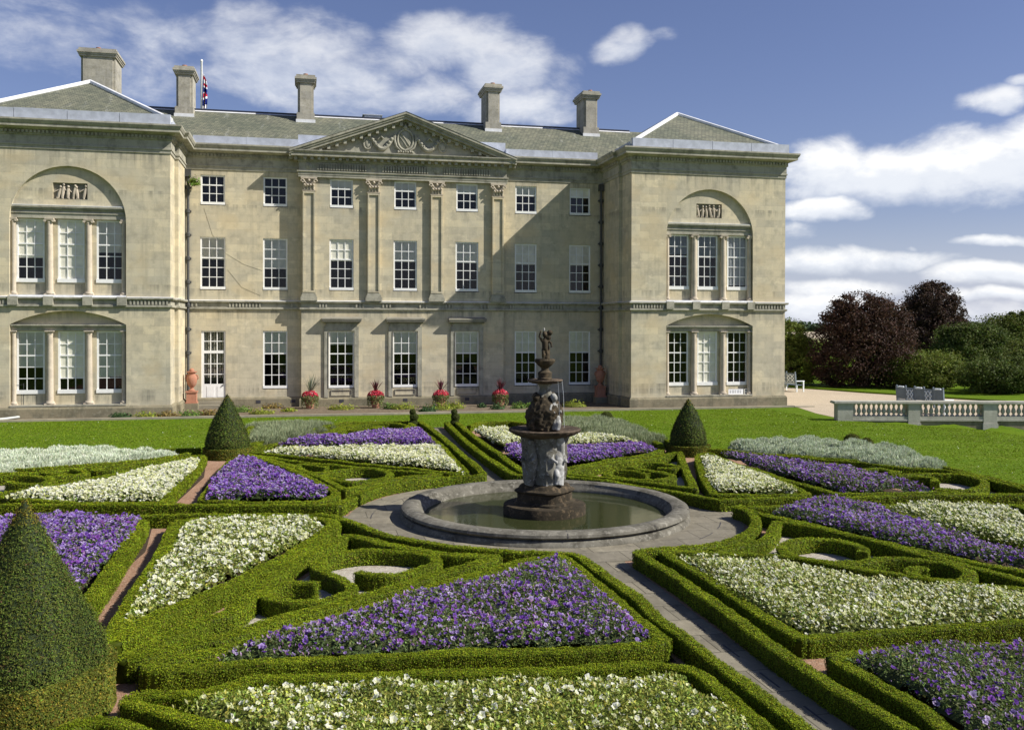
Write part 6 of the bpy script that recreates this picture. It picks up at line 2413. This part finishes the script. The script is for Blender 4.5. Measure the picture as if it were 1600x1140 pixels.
rp.tube([(-17.05, -4.0, .12), (-17.6, -4.5, .08), (-18.4, -5.2, .07), (-19.5, -6.4, .06), (-21, -8, .05)], .05, 8)
tag(rp.build('edging_pole', 'rope', None, True), 'pale grey pole lying across the border at the left edge of the photo', 'pole')

bd = thing('notice_board', 'white notice board with rows of dark marks on the ledge under the right wing window', 'notice board', (16.35, WY + .14, .605))
q = MB()
q.box(-.05, .78, -.01, .01, 0, .27)
b_ = q.build('board', 'signw', bd)
q = MB()
for zz_ in (.08, .13, .19):
    for k in range(5):
        q.box(.02 + k * .14, .10 + k * .14 + .02 * (k % 2), -.014, -.011, zz_, zz_ + .018)
q.build('markings', 'dark_ink', b_)
bd = thing('notice_board', 'narrow grey notice board beside the white one on the right wing ledge', 'notice board', (17.2, WY + .16, .605))
q = MB()
q.box(0, .32, -.01, .01, 0, .27)
b_ = q.build('board', 'white_shaded', bd)
q = MB()
q.box(.03, .29, -.014, -.011, .16, .23)
q.box(.03, .29, -.014, -.011, .05, .11)
q.build('markings', 'dark_ink', b_)
st = thing('statuette', 'small white statuette on the sill behind the right wing upper window', 'statuette', (13.5, WY + .80, 6.2))
q = MB()
q.lathe([(.09, 0), (.09, .08), (.06, .1), (.07, .25), (.085, .4), (.04, .46)], (0, 0, 0), 14)
q.ball((0, 0, .53), .065)
q.build('bust', 'signw', st, True)
q = MB().ball((-.22, 0, .1), .07, 10, 6, (1, 1, 1.4))
q.build('small_figure', 'signw', st, True)


# ------------------------------------------------------------------ trees
def tree(name, label, x, y, blobs, col, n, leaf, trunk=(.3, 2.0), holes=.25, dark=.5, zb=0.0, cat='tree', group='trees beyond the gravel terrace'):
    t = thing(name, label, cat, (x, y, zb), group=group)
    tk = MB()
    top = max(b[2] for b in blobs)
    r0, h0 = trunk
    tk.tube([(0, 0, -.3), (.05, 0, h0 * .5), (0, .05, h0), (.05, 0, top)], [r0 * 1.25, r0, r0 * .8, r0 * .25], 9)
    for bx, by, bz, rx, ry, rz in blobs:
        tk.tube([(0, 0, min(h0 * .7, bz * .6)), (bx * .5, by * .5, bz * .85), (bx, by, bz)], [r0 * .5, r0 * .3, r0 * .1], 6)
        for k in range(5):
            D = Vector((random.gauss(0, 1), random.gauss(0, 1), random.gauss(.2, .8))).normalized()
            tk.tube([(bx, by, bz), (bx + D.x * rx * .9, by + D.y * ry * .9, bz + D.z * rz * .9)], [r0 * .14, r0 * .04], 5)
    tk.build('trunk', 'bark', t)
    S = Soup()
    vol = np.array([b[3] * b[4] + b[4] * b[5] + b[3] * b[5] for b in blobs])
    share = vol / vol.sum()
    for b, sh in zip(blobs, share):
        c0 = np.array(b[:3])
        rr = np.array(b[3:])
        nc = max(30, int(70 * sh * len(blobs)))
        D = RNG.normal(0, 1, (nc, 3))
        D /= np.linalg.norm(D, axis=1)[:, None]
        rad_ = RNG.uniform(.45, 1.0, (nc, 1)) ** .6
        cc = c0 + D * rr * rad_ * (1 + .12 * wob(D * 2 + x, .5))[:, None]
        cs = RNG.uniform(.16, .30, nc) * rr.mean()
        k = int(n * sh)
        which = RNG.integers(0, nc, k)
        E = RNG.normal(0, 1, (k, 3))
        E /= np.linalg.norm(E, axis=1)[:, None]
        P = cc[which] + E * cs[which][:, None] * RNG.uniform(.3, 1.05, (k, 1)) * np.array([1.15, 1.15, .75])
        ok = P[:, 2] > .05
        P, E, which = P[ok], E[ok], which[ok]
        tone = RNG.uniform(.72, 1.3, nc)[which]
        c = vary(col, len(P), .22, .08) * tone[:, None]
        N = E * .7 + np.array([0, 0, .5])
        S.leaves(P, N, leaf * RNG.uniform(.6, 1.5, len(P)), .55, np.clip(c, .002, 1), .55, .15)
        # loose sprigs breaking the outline
        k2 = k // 9
        D2 = RNG.normal(0, 1, (k2, 3))
        D2 /= np.linalg.norm(D2, axis=1)[:, None]
        P2 = c0 + D2 * rr * RNG.uniform(.95, 1.19, (k2, 1))
        P2 = P2[P2[:, 2] > .1]
        S.leaves(P2, RNG.normal(0, 1, P2.shape), leaf, .5, vary(col, len(P2), .25, .08), .6)
    S.build('crown', 'tree', t)
    return t


COP, COP2 = (.068, .040, .031), (.062, .040, .031)
G1, G2, G3 = (.14, .175, .035), (.088, .118, .03), (.105, .13, .03)
tree('copper_beech', 'broad dark copper beech nearest the right wing', 32.3, 8.6, [(0, 0, 2.4, 3.3, 3.0, 2.5), (.3, 0, 4.2, 2.6, 2.4, 2.1), (-1.6, 0, 3.6, 1.6, 1.8, 1.9), (1.9, 0, 3.3, 1.6, 1.8, 1.9), (-.6, .2, 5.4, 1.5, 1.5, 1.0), (1.2, .2, 4.9, 1.5, 1.5, 1.0), (-2.0, 0, 1.4, 1.5, 1.6, 1.5), (2.2, 0, 1.3, 1.5, 1.6, 1.4)], COP, 52000, .16, (.35, 1.5))
tree('copper_beech', 'taller copper beech with an open crown, right of the broad one', 47.3, 21.7, [(0, 0, 3.6, 2.9, 2.7, 2.8), (.1, 0, 6.0, 2.3, 2.2, 1.8), (-1.5, 0, 4.9, 1.5, 1.6, 1.5), (1.6, 0, 4.8, 1.4, 1.6, 1.5), (.2, 0, 7.2, 1.2, 1.2, .8), (2.0, 0, 2.6, 1.6, 1.6, 1.9)], COP2, 36000, .19, (.35, 2))
tree('garden_tree', 'yellowish green tree showing just past the corner of the right wing', 28.5, 11.6, [(0, 0, 1.6, 1.8, 1.7, 1.6), (-.3, 0, 3.4, 1.4, 1.4, 1.2), (.8, 0, 2.3, 1.1, 1.2, 1.3), (-.9, 0, 2.6, 1.1, 1.2, 1.3), (1.0, 0, .8, 1.0, 1.1, .8)], G1, 30000, .13, (.16, 1))
tree('garden_tree', 'bushy light green tree behind the balustrade bench', 35.5, 5.9, [(0, 0, 1.2, 2.2, 2.0, 1.25), (-1.3, 0, 1.2, 1.1, 1.3, 1.1), (1.2, 0, 1.3, 1.2, 1.3, 1.2)], G1, 22000, .13, (.15, .8))
tree('garden_tree', 'dark green tree rising behind the bushy light green one', 43.8, 12.2, [(0, 0, 2.0, 2.9, 2.6, 2.2), (-1.2, 0, 3.2, 1.5, 1.6, 1.2), (1.2, 0, 2.9, 1.7, 1.7, 1.3)], G2, 24000, .16, (.25, 1.4))
tree('garden_tree', 'tallest green tree at the right edge of the photo', 50.1, 14.9, [(0, 0, 2.4, 3.0, 2.6, 2.6), (.4, 0, 4.1, 1.7, 1.7, 1.1), (-1.6, 0, 3.1, 1.6, 1.6, 1.2)], G3, 24000, .17, (.25, 1.5))
tree('garden_tree', 'low dark green tree right of the bench, nearest the balustrade', 36.98, 1.5, [(0, 0, 1.1, 2.3, 2.0, 1.1), (1.3, 0, 1.2, 1.2, 1.3, 1.0)], G2, 22000, .13, (.14, .7))
tree('garden_tree', 'low spreading tree at the far right behind the balustrade end', 41.2, 2.6, [(0, 0, 1.7, 2.6, 2.2, 1.7), (-1.5, 0, 1.3, 1.3, 1.4, 1.2)], G3, 22000, .14, (.2, 1.0))
tree('garden_tree', 'distant rounded tree between the tall copper beech and the right edge', 55.4, 30.1, [(0, 0, 2.6, 3.0, 2.8, 2.2), (1.8, 0, 2.5, 2.2, 2.2, 1.8)], G2, 16000, .22, (.3, 1.5))
tree('garden_tree', 'distant tree furthest back at the right, crown just over the dark green one', 62.6, 33.6, [(0, 0, 2.7, 3.0, 2.8, 2.3), (2.2, 0, 2.4, 2.3, 2.2, 1.9)], G3, 16000, .22, (.3, 1.5))
tree('garden_tree', 'small dark green tree between the broad copper beech and the bench', 34.4, 7.0, [(0, 0, 1.0, 1.5, 1.4, 1.0), (.7, 0, 1.3, .8, .9, .7)], G2, 14000, .12, (.12, .6))

# far fields and woodland
hl = MB()
hl.poly([(120, 250, .02), (420, 180, .02), (480, 330, 1.4), (170, 430, 1.2)])
structure(hl.build('stubble_field', 'gravel'))
S = Soup()
k = 9000
t_ = RNG.uniform(0, 1, k)
X = 170 + 330 * t_ + RNG.normal(0, 6, k)
Y = 442 - 100 * t_ + RNG.normal(0, 8, k)
Z = 1.2 + RNG.uniform(0, 1, k) ** .7 * (4.0 + 1.0 * np.sin(X * .13) + .6 * np.sin(X * .37))
S.leaves(np.stack([X, Y, Z], 1), np.tile((0, -.5, .6), (k, 1)), 2.2, .8, vary((.055, .085, .045), k, .22, .06), .6)
wd = S.build('far_woodland', 'tree')
wd['kind'] = 'stuff'
wd['label'] = 'thin dark line of far woodland on the horizon between the wing and the copper beech'
wd['category'] = 'woodland'
